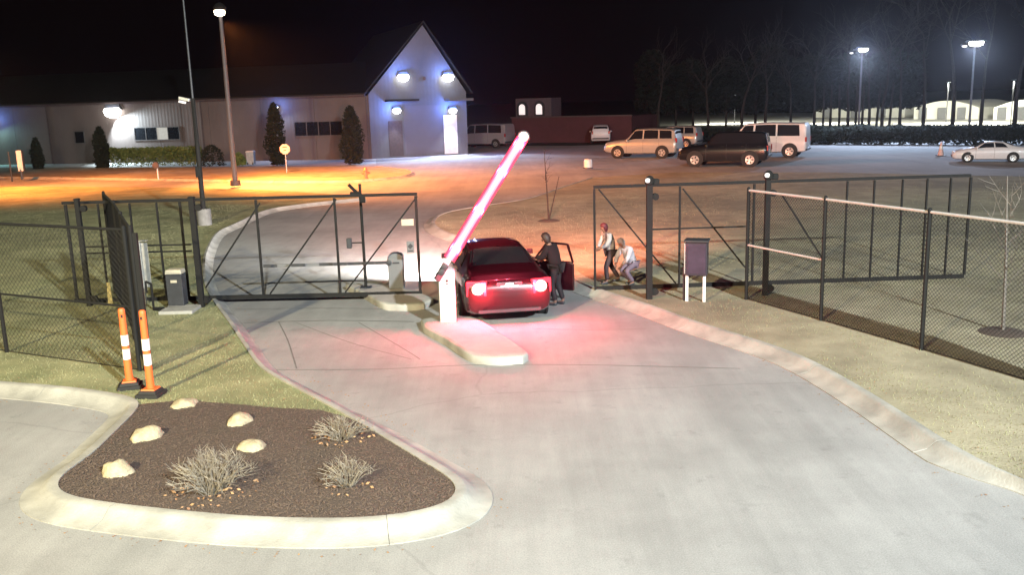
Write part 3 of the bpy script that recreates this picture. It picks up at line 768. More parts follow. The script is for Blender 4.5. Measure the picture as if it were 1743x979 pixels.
for px in (83, 345, 626):
    q = wallhit(px, 220, W0, u1); obj('downspout', MB().bar((q.x, q.y - .06, .05), (q.x, q.y - .06, zw - .1), .1, .1), m_trim, bd, world=True)
def window(px0, px1, py0, py1, a, u, n=1, lit=None):
    p = wallhit(px0, py1, a, u); q = wallhit(px1, py0, a, u); s0 = (p - a).dot(u); s1_ = (q - a).dot(u); z0_, z1_ = p.z, q.z
    fr = MB(); tt = .08
    for (x0, x1, c0, c1) in ((s0 - tt, s1_ + tt, z0_ - tt, z0_), (s0 - tt, s1_ + tt, z1_, z1_ + tt), (s0 - tt, s0, z0_, z1_), (s1_, s1_ + tt, z0_, z1_)):
        fr.extr([wallpt(a, u, x0, c0, .05), wallpt(a, u, x1, c0, .05), wallpt(a, u, x1, c1, .05), wallpt(a, u, x0, c1, .05)], V((-u.y, u.x, 0)) * .12)
    for k in range(1, n):
        x = s0 + (s1_ - s0) * k / n
        fr.extr([wallpt(a, u, x - .03, z0_, .04), wallpt(a, u, x + .03, z0_, .04), wallpt(a, u, x + .03, z1_, .04), wallpt(a, u, x - .03, z1_, .04)], V((-u.y, u.x, 0)) * .1)
    f = obj('window', fr, m_frame, bd, world=True)
    for k in range(n):
        x0 = s0 + (s1_ - s0) * k / n + .03; x1 = s0 + (s1_ - s0) * (k + 1) / n - .03
        m = lit if (lit is not None and k == n // 2) else m_glassd
        obj('pane', MB().extr([wallpt(a, u, x0, z0_, .02), wallpt(a, u, x1, z0_, .02), wallpt(a, u, x1, z1_, .02), wallpt(a, u, x0, z1_, .02)], V((-u.y, u.x, 0)) * .01), m, f, world=True)
m_glarep = mat('glare_pane', (.2, .2, .2), .2, emit=(1, .95, .8), estr=.35)  # glare on the window put into one pane as a faint glow
window(129, 142, 224, 243, W0, u1, 1)
window(231, 304, 216, 238, W0, u1, 4, m_glarep)
window(503, 582, 206, 231, W0, u1, 4)
# door with canopy and bay in the gable wall
def wbox(name, px0, px1, py0, py1, a, u, out, th, m, **k):
    p = wallhit(px0, py1, a, u); q = wallhit(px1, py0, a, u); s0 = (p - a).dot(u); s1_ = (q - a).dot(u)
    return obj(name, MB().extr([wallpt(a, u, s0, max(0.02, p.z), out), wallpt(a, u, s1_, max(.02, p.z), out), wallpt(a, u, s1_, q.z, out), wallpt(a, u, s0, q.z, out)], V((-u.y, u.x, 0)) * th), m, bd, world=True, **k)
dr = wbox('door', 664, 684, 205, 266, W1, u2, .05, .1, m_trim)
wbox('canopy', 655, 706, 168, 173, W1, u2, 1.3, 1.25, m_roof)
wbox('canopy', 757, 797, 167, 172, W1, u2, 1.3, 1.25, m_gwall)
wbox('loading_door', 690, 752, 178, 262, W1, u2, .04, .1, mat('grey_door', (.13, .13, .16), .6, var=.08, scale=.5))
wbox('door', 757, 777, 195, 262, W1, u2, .05, .1, m_white)
q = wallhit(722, 133, W1, u2); obj('vent', MB().box(q - n2 * .1, (.22, .2, .3)), m_trim, bd, world=True)

BLUE = (.60, .74, 1.0); COOL = (.85, .9, 1.0)
def wall_lamp(px, py, a, u, label, power, es, r=.25, col=BLUE, ecol=(1, .97, .9), aim=V((2, -6, -6)), cat='wall lamp', cone=165):
    q = wallhit(px, py, a, u); n = V((-u.y, u.x, 0)); q = q - n * .45
    t = thing('wall_lamp', label, cat, (q.x, q.y, q.z), 0, 'bright lamps on the long building')
    obj('housing', MB().box(V((0, .12, r * .45)), (r * 2.2, .3, r * .7), taper=.7), m_dark, t, bevel=.02)
    obj('bracket', MB().bar((0, .1, r * .3), (0, .44, r * .3), .06, .06), m_dark, t)
    obj('lens', MB().lathe([(r * .3, -r * .8), (r * .8, -r * .55), (r, 0), (r * .8, r * .35)], (0, -.05, -.03), 14), emat('lens_glow_%d' % int(es * 10), ecol, es), t, smooth=True)
    light('wall_lamp_light', 'SPOT', q + V((0, -.15, -r * 1.0)), col, power, q + aim, .12, cone, .5)
    light('wall_lamp_spill', 'POINT', q + V((0, -.5, .1)), (.12, .28, 1.0), 500 if a is W1 else 170, size=.2)
wall_lamp(197, 188, W0, u1, 'dazzling white wall lamp with blue halo on the left part of the long wall', 3600, 14, .75, col=(.75, .92, 1.0), aim=V((2.2, .1, -3.5)), cone=150)
wall_lamp(474, 182, W0, u1, 'wall lamp half hidden behind the tall dark cypress', 500, 6, .2)
wall_lamp(-8, 205, W0, u1, 'greenish wall lamp at the extreme left of the long wall', 500, 6, .25, col=(.45, 1., .8))
wall_lamp(684, 130, W1, u2, 'upper left floodlight on the gable wall', 5500, 14, .5, aim=V((3, -7, -9)), cone=85)
wall_lamp(760, 130, W1, u2, 'upper right floodlight on the gable wall', 5500, 14, .5, aim=V((3, -7, -9)), cone=85)
wall_lamp(673, 187, W1, u2, 'lamp beside the left door of the gable hall, under its dark canopy', 700, 9, .36, col=COOL, aim=V((0, -1.6, -6)), cone=80)
wall_lamp(768, 187, W1, u2, 'lamp beside the right door of the gable hall, under its pale canopy', 1100, 9, .36, col=COOL, aim=V((0, -1.6, -6)), cone=80)

# ------------------------------------------------------------------ evergreens and hedge
def leafcloud(mb, rd, n, shape, size):
    for i in range(n):
        c = shape(rd); l = size * rd.uniform(.6, 1.3)
        d = V((rd.uniform(-1, 1), rd.uniform(-1, 1), rd.uniform(-.4, 1))).normalized() * l; e = d.orthogonal().normalized() * l * .5
        mb.add([c - d * .5, c + e * .6, c + d, c - e * .6], [(0, 1, 2, 3)])
def cypress(px, py, pytop, wpx, label, seed):
    rd = random.Random(seed); p = G(px, py, ZL); h = zat(p, pytop) - ZL; r = wpx / ((py - 172 - (871 - px) * .029) / H) / 2
    t = thing('cypress', label, 'tree', (p.x, p.y, ZL), 0, 'dark columnar evergreens by the long wall')
    obj('trunk', MB().tube((0, 0, 0), (0, 0, h * .7), .12, .04, 7), m_bark, t, smooth=True)
    def shape(rd):
        z = rd.random(); a = rd.random() * 6.28; k = r * (1 - z ** 2.2) ** .6 * min(1, .65 + z * 1.2) * (1 + .18 * sin(a * 3 + z * 9 + seed)) * rd.uniform(.45, 1.02)
        return V((cos(a) * k, sin(a) * k, z * h))
    mb = MB(); leafcloud(mb, rd, 2600, shape, .2)
    obj('crown', mb, m_foil, t, normals=False)
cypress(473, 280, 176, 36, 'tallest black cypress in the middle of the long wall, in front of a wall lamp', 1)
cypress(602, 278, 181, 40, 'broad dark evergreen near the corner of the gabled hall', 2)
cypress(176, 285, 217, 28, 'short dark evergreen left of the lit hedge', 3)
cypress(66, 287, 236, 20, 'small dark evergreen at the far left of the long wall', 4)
rd = random.Random(9)
ha, hb_ = G(190, 286, ZL), G(345, 283, ZL)
t = thing('hedge', 'clipped green hedge under the wide window, lit by the wall lamp', 'hedge', (ha.x, ha.y, ZL))
mb = MB()
hc, hd = G(190, 282, ZL), G(345, 279, ZL)
def hs(rd):
    s_ = rd.random(); k = rd.random(); base = ha.lerp(hb_, s_).lerp(hc.lerp(hd, s_), k * .6)
    top = 1.5 + .18 * noise.noise(V((s_ * 9, k * 2, 0)))
    return V((base.x, base.y, ZL + top * rd.random() ** .5))
leafcloud(mb, rd, 6500, hs, .15); obj('foliage', mb, m_hedge, t, world=True, normals=False)
def bush(px, py, wpx, hpx, label, seed, m=None):
    rd = random.Random(seed); p = G(px, py, ZL); s_ = (py - 172 - (871 - px) * .029) / H; r = wpx / s_ / 2; h = hpx / s_
    t = thing('bush', label, 'bush', (p.x, p.y, ZL))
    def shape(rd):
        a = rd.random() * 6.28; e = rd.random(); k = r * math.sqrt(max(0, 1 - e * e)) * rd.uniform(.6, 1.05); return V((cos(a) * k, sin(a) * k * .7, e * h))
    mb = MB(); leafcloud(mb, rd, 900, shape, .15); obj('foliage', mb, m or m_hedge, t, normals=False)
    obj('stem', MB().tube((0, 0, 0), (0, 0, h * .6), .04, .02, 6), m_bark, t)
bush(362, 282, 46, 34, 'rounded brownish bush right of the long hedge', 21, m_foil)
bush(407, 281, 24, 20, 'small bush beside the pale blue bin', 22)
p = G(428, 280, ZL); t = thing('bin', 'pale blue-grey bin standing by the long wall right of the bushes', 'bin', (p.x, p.y, ZL))
obj('body', MB().box((0, 0, .5), (.55, .55, 1.0), taper=1.12), mat('blue_grey_plastic', (.22, .3, .36), .5), t, bevel=.03)
obj('lid', MB().box((0, 0, 1.05), (.68, .68, .1), taper=.8), mat('pale_grey_plastic', (.5, .53, .55), .5), t, bevel=.03)
for sx in (-.2, .2): obj('wheel', MB().lathe([(.03, -.03), (.1, -.03), (.1, .03), (.03, .03)], (sx, -.27, .1), 12, 'x'), m_rubber, t)

# ------------------------------------------------------------------ small signs on the far lawn
p = G(38, 306, ZL); h = zat(p, 256)
t = thing('sign_board', 'narrow upright pale sign board on a post at the far left lawn', 'sign', (p.x, p.y, ZL))
zz = zat(p, 291)
obj('panel', MB().box((0, 0, (h + zz) / 2 - ZL), (.36, .08, h - zz)), m_white, t, bevel=.01); obj('panel_edge', MB().box((.23, .03, (h + zz) / 2 - ZL), (.08, .12, h - zz)), m_dark, t)
obj('post', MB().tube((0, 0, 0), (0, 0, zz - ZL + .1), .06), m_pole, t)
p = G(21, 309, ZL); tag(obj('bollard', MB().tube((p.x, p.y, ZL), (p.x, p.y, zat(p, 258)), .05), m_dark, smooth=True), 'thin dark post just left of the pale sign board', 'post')
p = G(269, 306, ZL); h = zat(p, 276)
t = thing('small_sign', 'small dark round-headed sign on a white post on the left lawn', 'sign', (p.x, p.y, ZL))
obj('head', MB().lathe([(.1, -.06), (.21, -.05), (.21, .05), (.1, .06)], (-.05, 0, h - ZL - .2), 14, 'y'), m_trim, t, smooth=True)
obj('post', MB().tube((0, .08, 0), (0, .08, h - ZL - .25), .045), m_white, t)
p = G(488, 294, ZL); h = zat(p, 245)
t = thing('road_sign', 'pale eight-sided road sign on a thin post in front of the tall cypress', 'road sign', (p.x, p.y, ZL))
obj('plate', MB().extr([V((cos(pi / 8 + k * pi / 4) * .36, -.03, h - ZL - .34 + sin(pi / 8 + k * pi / 4) * .36)) for k in range(8)], (0, .02, 0)), mat('sign_face', (.72, .55, .48), .35), t)
obj('plate_mark', MB().box((.0, -.036, h - ZL - .2), (.3, .008, .07)).box((0, -.036, h - ZL - .42), (.2, .008, .06)), mat('faded_red_mark', (.5, .12, .05), .5), t)
obj('post', MB().tube((0, .03, 0), (0, .03, h - ZL - .1), .03), m_galv, t)
p = G(623, 305, ZL); t = thing('fire_hydrant', 'short orange-lit fire hydrant at the curved end of the far lawn', 'fire hydrant', (p.x, p.y, ZL))
obj('barrel', MB().lathe([(.17, 0), (.17, .05), (.12, .06), (.12, .5), (.15, .52), (.13, .62), (.05, .7)], n=14), mat('hydrant_paint', (.6, .22, .1), .5), t, smooth=True)
for sx in (-1, 1): obj('outlet_cap', MB().lathe([(.07, 0), (.07, .1), (.04, .12)] if sx > 0 else [(.04, -.12), (.07, -.1), (.07, 0)], (.12 * sx, 0, .38), 10, 'x'), MATS['hydrant_paint'], t, smooth=True)
p = G(1001, 286, ZL); t = thing('utility_marker', 'short round white marker drum on the lawn in front of the parked cars', 'marker', (p.x, p.y, ZL))
obj('drum', MB().lathe([(.27, 0), (.27, .45), (.22, .56), (.08, .6)], n=14), m_white, t, smooth=True)
obj('base_ring', MB().lathe([(.33, 0), (.33, .04), (.28, .05)], n=14), m_dark, t, smooth=True)
p = G(1601, 265); t = thing('traffic_cone', 'pale traffic cone standing in the lot left of the white sedan', 'traffic cone', (p.x, p.y, 0))
obj('cone', MB().lathe([(.2, .04), (.12, .45), (.05, .95)], n=12), mat('pale_orange_plastic', (.75, .5, .45), .5), t, smooth=True); obj('base', MB().box((0, 0, .02), (.5, .5, .04)), m_dark, t)
obj('collar', MB().lathe([(.125, .45), (.09, .68)], n=12), m_tape, t, smooth=True)

# ------------------------------------------------------------------ low building beyond the lot
A = G(872, 243); B = G(1075, 242); zt = zat(A, 201)
lb = thing('low_building', 'low reddish building beyond the lot with two lit arched windows on its roof', 'building', (A.x, A.y, 0))
uu = (B - A).normalized(); nn = V((-uu.y, uu.x, 0)); LL = (B - A).length
obj('wall', MB().extr([wallpt(A, uu, 0, 0), wallpt(A, uu, LL, 0), wallpt(A, uu, LL, zt), wallpt(A, uu, 0, zt)], nn * 8), m_redb, lb, world=True)
obj('parapet', MB().bar(wallpt(A, uu, -.1, zt + .07, .05), wallpt(A, uu, LL + .1, zt + .07, .05), .2, .14), m_trim, lb, world=True)
q0 = wallhit(876, 199, A, uu); q1 = wallhit(936, 166, A, uu); s0 = (q0 - A).dot(uu); s1_ = (q1 - A).dot(uu); zz = zat(V((q1.x, q1.y, 0)), 166)
obj('roof_turret', MB().extr([wallpt(A, uu, s0, zt + .15, -.3), wallpt(A, uu, s1_, zt + .15, -.3), wallpt(A, uu, s1_, zz, -.3), wallpt(A, uu, s0, zz, -.3)], nn * 2.5), mat('turret_grey', (.10, .075, .09), .7), lb, world=True)
for px in (887, 916):
    c = wallhit(px, 182, A, uu); sx = (c - A).dot(uu); hw = .5
    def arch(hw, z0_, z1_, out): return [wallpt(A, uu, sx - hw, z0_, out), wallpt(A, uu, sx + hw, z0_, out)] + [wallpt(A, uu, sx + cos(pi * i / 8) * hw, z1_ + sin(pi * i / 8) * hw, out) for i in range(9)]
    f = obj('arched_window', MB().extr(arch(.62, zt + .2, zt + 1.15, -.22), nn * .1), m_dark, lb, world=True)
    obj('pane', MB().extr(arch(.36, zt + .35, zt + 1.1, -.16), nn * .05), mat('lit_arch_pane', (.6, .6, .6), .5, emit=(1, .88, .85), estr=.9), f, world=True)

# ------------------------------------------------------------------ vehicles
def interp(st, x):
    for i in range(len(st) - 1):
        if st[i][0] <= x <= st[i + 1][0]:
            t = (x - st[i][0]) / (st[i + 1][0] - st[i][0]); t2 = t * t * (3 - 2 * t) * .4 + t * .6
            return [a + (b - a) * t2 for a, b in zip(st[i][1:], st[i + 1][1:])]
    return list(st[-1][1:]) if x > st[-1][0] else list(st[0][1:])
def ring(st, x):
    zb, zs, zr, w_, wr = interp(st, x)
    return [(0, zb), (w_ * .82, zb), (w_ * .95, zb + .06), (w_ * .99, zb + (zs - zb) * .35), (w_, zb + (zs - zb) * .62), (w_ * .975, zs - .02), (w_ * .93, zs + min(.03, (zr - zs) * .5)),
            (wr + (w_ * .93 - wr) * .35, zs + (zr - zs) * .62), (wr, zr - (.05 if zr - zs > .2 else .015)), (wr * .9, zr - .012 if zr - zs > .2 else zr), (wr * .55, zr + .012), (0, zr + .018)]
def surf(st, x, t, sgn, off=0.0):
    rg = ring(st, x); i = min(int(t), len(rg) - 2); k = t - i; y = rg[i][0] + (rg[i + 1][0] - rg[i][0]) * k; z = rg[i][1] + (rg[i + 1][1] - rg[i][1]) * k
    return V((x, sgn * (y + off * (1 if t < 8 else 0)), z + off * (.3 if t < 8 else 1)))
def patch(st, f0, f1, t0, t1, sgn, off=.006, nx=6, ny=4):
    mb = MB()
    for j in range(ny + 1):
        t = t0 + (t1 - t0) * j / ny
        for i in range(nx + 1):
            a, b = f0(j / ny), f1(j / ny); mb.v.append(surf(st, a + (b - a) * i / nx, t, sgn, off))
    for j in range(ny):
        for i in range(nx):
            a = j * (nx + 1) + i; mb.f.append((a, a + 1, a + nx + 2, a + nx + 1))
    return mb
def wheel_parts(t, x, y, r, sg, detail=True):
    wt = obj('wheel', MB().lathe([(r * .62, -.11), (r * .95, -.10), (r, -.07), (r, .07), (r * .95, .10), (r * .62, .11)], (x, y, r), 20, 'y'), m_tyre, t, smooth=True)
    rb = MB().lathe([(.03, 0), (r * .6, -.01), (r * .64, .02)] if sg < 0 else [(r * .64, -.02), (r * .6, .01), (.03, 0)], (x, y + sg * .112, r), 18, 'y')
    obj('rim', rb, m_rim if detail else m_dark, wt, smooth=True)
    if detail:
        sp = MB()
        for k in range(5):
            a = k * 2 * pi / 5; sp.box((x + cos(a + .63) * r * .36, y + sg * .122, r + sin(a + .63) * r * .36), (r * .3, .008, r * .16), Matrix.Rotation(-(a + .63), 3, 'Y'))
        obj('spoke_gap', sp, m_dark, wt)
SED = [(-2.42, .42, .74, .80, .70, .60), (-2.34, .30, .86, .94, .84, .72), (-2.15, .24, .93, 1.05, .90, .74), (-1.75, .22, .95, 1.08, .92, .74), (-1.55, .21, .95, 1.11, .92, .73), (-.80, .2, .96, 1.39, .925, .60), (-.2, .2, .95, 1.435, .925, .59),
       (.35, .2, .94, 1.41, .925, .59), (1.10, .2, .90, 1.03, .92, .68), (1.7, .21, .82, .93, .90, .72), (2.2, .24, .72, .80, .86, .66), (2.36, .3, .62, .68, .76, .55), (2.42, .4, .54, .58, .62, .45)]
SUV = [(-2.3, .5, .95, 1.05, .78, .66), (-2.25, .4, 1.05, 1.25, .88, .72), (-2.15, .32, 1.08, 1.68, .92, .68), (-1.9, .3, 1.08, 1.76, .93, .68), (-.5, .28, 1.07, 1.80, .93, .68), (.3, .28, 1.06, 1.77, .93, .67),
       (1.0, .28, 1.04, 1.14, .93, .70), (1.7, .3, .96, 1.07, .92, .74), (2.2, .36, .86, .98, .88, .72), (2.35, .45, .7, .8, .8, .6)]
VAN = [(-2.7, .45, 1.1, 1.2, .9, .8), (-2.66, .4, 1.15, 1.9, .95, .8), (-2.55, .35, 1.15, 2.05, .97, .84), (-.5, .32, 1.15, 2.10, .98, .84), (.9, .32, 1.12, 2.05, .98, .82), (1.75, .32, 1.08, 1.22, .97, .8), (2.3, .36, .98, 1.08, .93, .78), (2.55, .42, .8, .9, .86, .65)]
PIC = [(-2.8, .5, .98, 1.02, .86, .80), (-2.72, .45, 1.04, 1.08, .92, .86), (-1.9, .4, 1.06, 1.10, .94, .88), (-.92, .38, 1.06, 1.12, .94, .86), (-.80, .38, 1.08, 1.74, .94, .70), (-.2, .36, 1.08, 1.80, .94, .70), (.55, .36, 1.06, 1.76, .94, .68),
       (1.25, .36, 1.04, 1.16, .94, .76), (2.1, .4, .98, 1.10, .93, .8), (2.7, .46, .88, 1.0, .9, .76), (2.8, .5, .78, .88, .84, .7)]
def vehicle(name, label, cat, loc, rz, st, paint, wins, glass_f, glass_r, wb, r=.34, group=None, detail=True, scale=1.0):
    t = thing(name, label, cat, loc, rz, group); t.scale = (scale,) * 3
    x0, x1 = st[0][0], st[-1][0]; nx = 44; mb = MB()
    xs_ = sorted(set([s_[0] for s_ in st] + [x0 + (x1 - x0) * i / nx for i in range(nx + 1)]))
    m = len(ring(st, 0)); full = 2 * m - 2
    for x in xs_:
        rg = ring(st, x)
        for (y, z) in rg: mb.v.append(V((x, y, z)))
        for (y, z) in reversed(rg[1:-1]): mb.v.append(V((x, -y, z)))
    for i in range(len(xs_) - 1):
        for j in range(full):
            a = i * full + j; b = i * full + (j + 1) % full; mb.f.append((a, b, b + full, a + full))
    mb.f.append(tuple(range(full))); mb.f.append(tuple(range((len(xs_) - 1) * full, len(xs_) * full)))
    body = obj('body', mb, paint, t, smooth=True)
    for sg in (1, -1):
        for (a0_, a1_, b0_, b1_) in wins:     # bottom x range, top x range
            obj('side_window', patch(st, lambda k, p=a0_, q=b0_: p + (q - p) * k, lambda k, p=a1_, q=b1_: p + (q - p) * k, 6.25, 7.85, sg), m_cglass, t, smooth=True)
        for xw in wb:
            yw = interp(st, xw)[3] - .12
            obj('wheel_arch', MB().lathe([(.04, -.02), (r * 1.17, -.02), (r * 1.17, .02), (.04, .02)], (xw, sg * (yw + .105), r + .03), 24, 'y'), m_tyre, t)
            wheel_parts(t, xw, sg * (yw + .035), r, sg, detail)
        ms = MB().box((wins[-1][1] - .02, sg * (interp(st, .6)[3] + .08), interp(st, .6)[1] + .06), (.1, .18, .12), taper=.85); obj('mirror', ms, paint, t, bevel=.02)
        if detail:
            for a0_, a1_, b0_, b1_ in wins:
                obj('door_seam', patch(st, lambda k: a1_ + .035, lambda k: a1_ + .047, 2.2, 6.2, sg, .003, 1, 8), m_dark, t, normals=False)
            for a0_, a1_, b0_, b1_ in wins:
                q = surf(st, a0_ + .12, 5.2, sg, .02); obj('door_handle', MB().box(q, (.16, .025, .03)), paint, t, bevel=.008)
    def glass(f):
        xa, xb = f; mb = MB(); 
        cols = [(10.9 - abs(c) * 2.6, 1 if c >= 0 else -1) for c in [-1, -.66, -.33, 0, .33, .66, 1]]
        for i in range(7):
            x = xa + (xb - xa) * i / 6
            for (tt_, sg) in cols: mb.v.append(surf(st, x, tt_, sg, .008))
        for i in range(6):
            for j in range(6):
                a = i * 7 + j; mb.f.append((a, a + 1, a + 8, a + 7))
        return mb
    obj('windscreen', glass(glass_f), m_cglass, t, smooth=True)
    if glass_r: obj('rear_window', glass(glass_r), m_cglass, t, smooth=True)
    return t
def lampbox(t, name, x, y, z, d, m, rz=0): return obj(name, MB().box((x, y, z), d, rotm(rz)), m, t, bevel=.015)

# the red sedan
m_redp = mat('deep_red_paint', (.022, .002, .006), .3, metal=.25, var=.06, scale=3, coat=.8)
cr = G(869, 555); HEAD = R(9)
fwd = V((-sin(HEAD), cos(HEAD), 0)); cc = cr + fwd * 2.38
car = vehicle('sedan', 'dark red sedan stopped beside the raised barrier arm with its tail lights on', 'car', (cc.x, cc.y, 0), pi / 2 + HEAD, SED, m_redp,
    [(-1.05, -.28, -.72, -.22), (-.20, .88, -.16, .42)], (1.02, .42), (-1.50, -.84), (-1.40, 1.42), .33)
m_tail = emat('tail_lamp_glow', (1.0, .035, .06), 2.2); m_tailh = emat('tail_lamp_core', (1.0, .46, .36), 4)
CM = Matrix.Translation(V((cc.x, cc.y, 0))) @ Matrix.Rotation(pi / 2 + HEAD, 4, 'Z')
for sg in (1, -1):
    tl = lampbox(t=car, name='tail_light', x=-2.33, y=sg * .66, z=.80, d=(.10, .42, .30), m=m_tail, rz=-sg * .28)
    tl2 = obj('bulb', MB().lathe([(.02, -.05), (.11, -.03), (.13, 0), (.02, .04)], (-2.40, sg * .64, .80), 14, 'x'), m_tailh, tl, smooth=True)
    light('tail_light_glow', 'POINT', CM @ V((-2.62, sg * .62, .80)), (1, .05, .09), 330 if sg > 0 else 220, size=.06)
    hl = lampbox(car, 'headlight', 2.28, sg * .60, .66, (.16, .30, .12), emat('headlight_glow', (1, .95, .9), 6), sg * .35)
    light('headlight_beam', 'SPOT', CM @ V((2.5, sg * .6, .66)), (1, .93, .88), 9000, CM @ V((7.5, sg * .6 + 2.6, -.6)), .06, 80, 1.0)
obj('licence_plate', MB().box((-2.405, 0, .77), (.02, .36, .16)), mat('plate_white', (.8, .8, .8), .4, emit=(1, .85, .85), estr=.9), car, bevel=.006)  # light on the plate put into its material as glow
obj('plate_recess', MB().box((-2.385, 0, .80), (.03, .52, .24)), m_dark, car, bevel=.02)
obj('plate_lamp', MB().box((-2.42, 0, .885), (.03, .16, .02)), emat('plate_lamp_glow', (1, .95, .9), 3), car)
light('plate_light', 'POINT', CM @ V((-2.47, 0, .87)), (1, .9, .85), 5, size=.02)
obj('rear_bumper', patch(SED, lambda k: -2.36, lambda k: -2.2, 1.1, 3.0, 1, .01), m_redp, car)
obj('bumper_diffuser', MB().box((-2.33, 0, .33), (.10, 1.3, .10)), m_dark, car, bevel=.02)
obj('boot_seam', MB().box((-2.352, 0, .61), (.012, 1.5, .012)), m_dark, car)
obj('brake_light', MB().box((-1.36, 0, 1.165), (.04, .3, .02)), m_tail, car)
# right-hand doors standing open
dm = MB().extr([V((0, 0, .30)), V((-1.0, 0, .30)), V((-1.0, 0, .90)), V((-.9, 0, .96)), V((0, 0, .94))], (0, .07, 0))
for v in dm.v: v.rotate(Matrix.Rotation(R(52), 3, 'Z'))
for v in dm.v: v += V((-.1, -.95, 0))
dd = obj('open_door', dm, m_redp, car, bevel=.015)
fm = MB().bar(V((0, .03, .94)), V((-.35, .03, 1.36)), .04, .04).bar(V((-.35, .03, 1.36)), V((-.85, .03, 1.34)), .04, .04).bar(V((-.85, .03, 1.34)), V((-.98, .03, .93)), .04, .04)
for v in fm.v: v.rotate(Matrix.Rotation(R(52), 3, 'Z')); v += V((-.1, -.95, 0))
obj('window_frame', fm, m_redp, dd)

m_vwhite = mat('van_silver_paint', (.28, .26, .29), .35, var=.05, coat=.4)
m_gold = mat('champagne_paint', (.42, .41, .38), .35, metal=.3, var=.05, coat=.4)
m_silver = mat('silver_paint', (.45, .46, .44), .35, metal=.4, var=.05, coat=.4)
m_blackp = mat('black_paint', (.008, .008, .01), .25, var=.05, coat=.6)
m_whitep = mat('white_paint', (.7, .71, .74), .35, var=.04, coat=.4)
def park(px0, px1, py, L_real):
    a = G(px0, py); b = G(px1, py); c = (a + b) / 2; return c, (b - a).length / L_real, math.atan2((a - b).y, (a - b).x)
grp = 'vehicles parked in the far lot'
def lights_for(t, st, zf, zr_):
    for sg in (1, -1):
        lampbox(t, 'headlight', st[-1][0] - .12, sg * st[-1][4] * .85, zf, (.12, .28, .14), mat('headlamp_lens', (.7, .7, .7), .15), sg * .35)
        lampbox(t, 'tail_light', st[0][0] + .03, sg * st[0][4] * 1.0, zr_, (.1, .14, .28), mat('tail_lens', (.35, .02, .02), .25))
    obj('bumper', MB().box((st[-1][0] - .02, 0, st[-1][1] + .05), (.12, st[-1][4] * 1.9, .14)), m_dark, t, bevel=.02)
    obj('bumper', MB().box((st[0][0] + .02, 0, st[0][1] + .05), (.12, st[0][4] * 2.0, .14)), m_dark, t, bevel=.02)
c, s_, rz = park(782, 868, 251, 5.25)
t = vehicle('van', 'silvery van facing left beside the gabled hall', 'van', c, rz, VAN, m_vwhite, [(-2.3, -1.0, -2.25, -1.0), (-.9, .35, -.9, .3), (.45, 1.5, .42, 1.0)], (1.68, 1.0), None, (-1.75, 1.75), .36, grp, True, s_); lights_for(t, VAN, .8, 1.1)
c, s_, rz = park(1036, 1158, 268, 4.65)
t = vehicle('suv', 'gold coloured estate car facing left in the front row of the lot', 'car', c, rz, SUV, m_gold, [(-2.0, -1.25, -1.95, -1.2), (-1.15, -.25, -1.12, -.25), (-.15, .8, -.15, .38)], (.95, .38), (-2.2, -2.17), (-1.42, 1.42), .36, grp, True, s_); lights_for(t, SUV, .85, 1.1)
c, s_, rz = park(1102, 1192, 251, 4.65)
t = vehicle('suv', 'pale silver estate car in the row behind the gold one', 'car', c, rz, SUV, m_silver, [(-2.0, -1.25, -1.95, -1.2), (-1.15, -.25, -1.12, -.25), (-.15, .8, -.15, .38)], (.95, .38), None, (-1.42, 1.42), .36, grp, True, s_); lights_for(t, SUV, .85, 1.1)
c, s_, rz = park(1158, 1312, 282, 4.65)
t = vehicle('suv', 'black off-road car with bright wheel rims, nearest of the parked vehicles', 'car', c, rz, SUV, m_blackp, [(-2.0, -1.25, -1.95, -1.2), (-1.15, -.25, -1.12, -.25), (-.15, .8, -.15, .38)], (.95, .38), None, (-1.42, 1.42), .38, grp, True, s_ * .98); lights_for(t, SUV, .9, .95)
c, s_, rz = park(1222, 1377, 267, 5.25)
t = vehicle('van', 'large white van behind the black off-road car', 'van', c, rz, VAN, m_whitep, [(-2.3, -1.0, -2.25, -1.0), (-.9, .35, -.9, .3), (.45, 1.5, .42, 1.0)], (1.68, 1.0), None, (-1.75, 1.75), .40, grp, True, s_ * .95); lights_for(t, VAN, .8, 1.1)
c, s_, rz = park(1619, 1750, 275, 4.84)
t = vehicle('sedan', 'white sedan facing left at the right edge of the lot', 'car', c, rz, SED, m_whitep, [(-1.05, -.28, -.72, -.22), (-.20, .88, -.16, .42)], (1.02, .42), (-1.5, -.84), (-1.4, 1.42), .33, grp, True, s_); lights_for(t, SED, .66, .85)
p = G(1026, 245)
t = vehicle('suv', 'small white car seen from behind, leftmost of the parked row', 'car', (p.x, p.y + 2, 0), pi / 2 - .1, SUV, m_whitep, [(-2.0, -1.25, -1.95, -1.2), (-1.15, -.25, -1.12, -.25), (-.15, .8, -.15, .38)], (.95, .38), (-2.235, -2.16), (-1.42, 1.42), .36, grp, True, 1.05); lights_for(t, SUV, .85, 1.1)

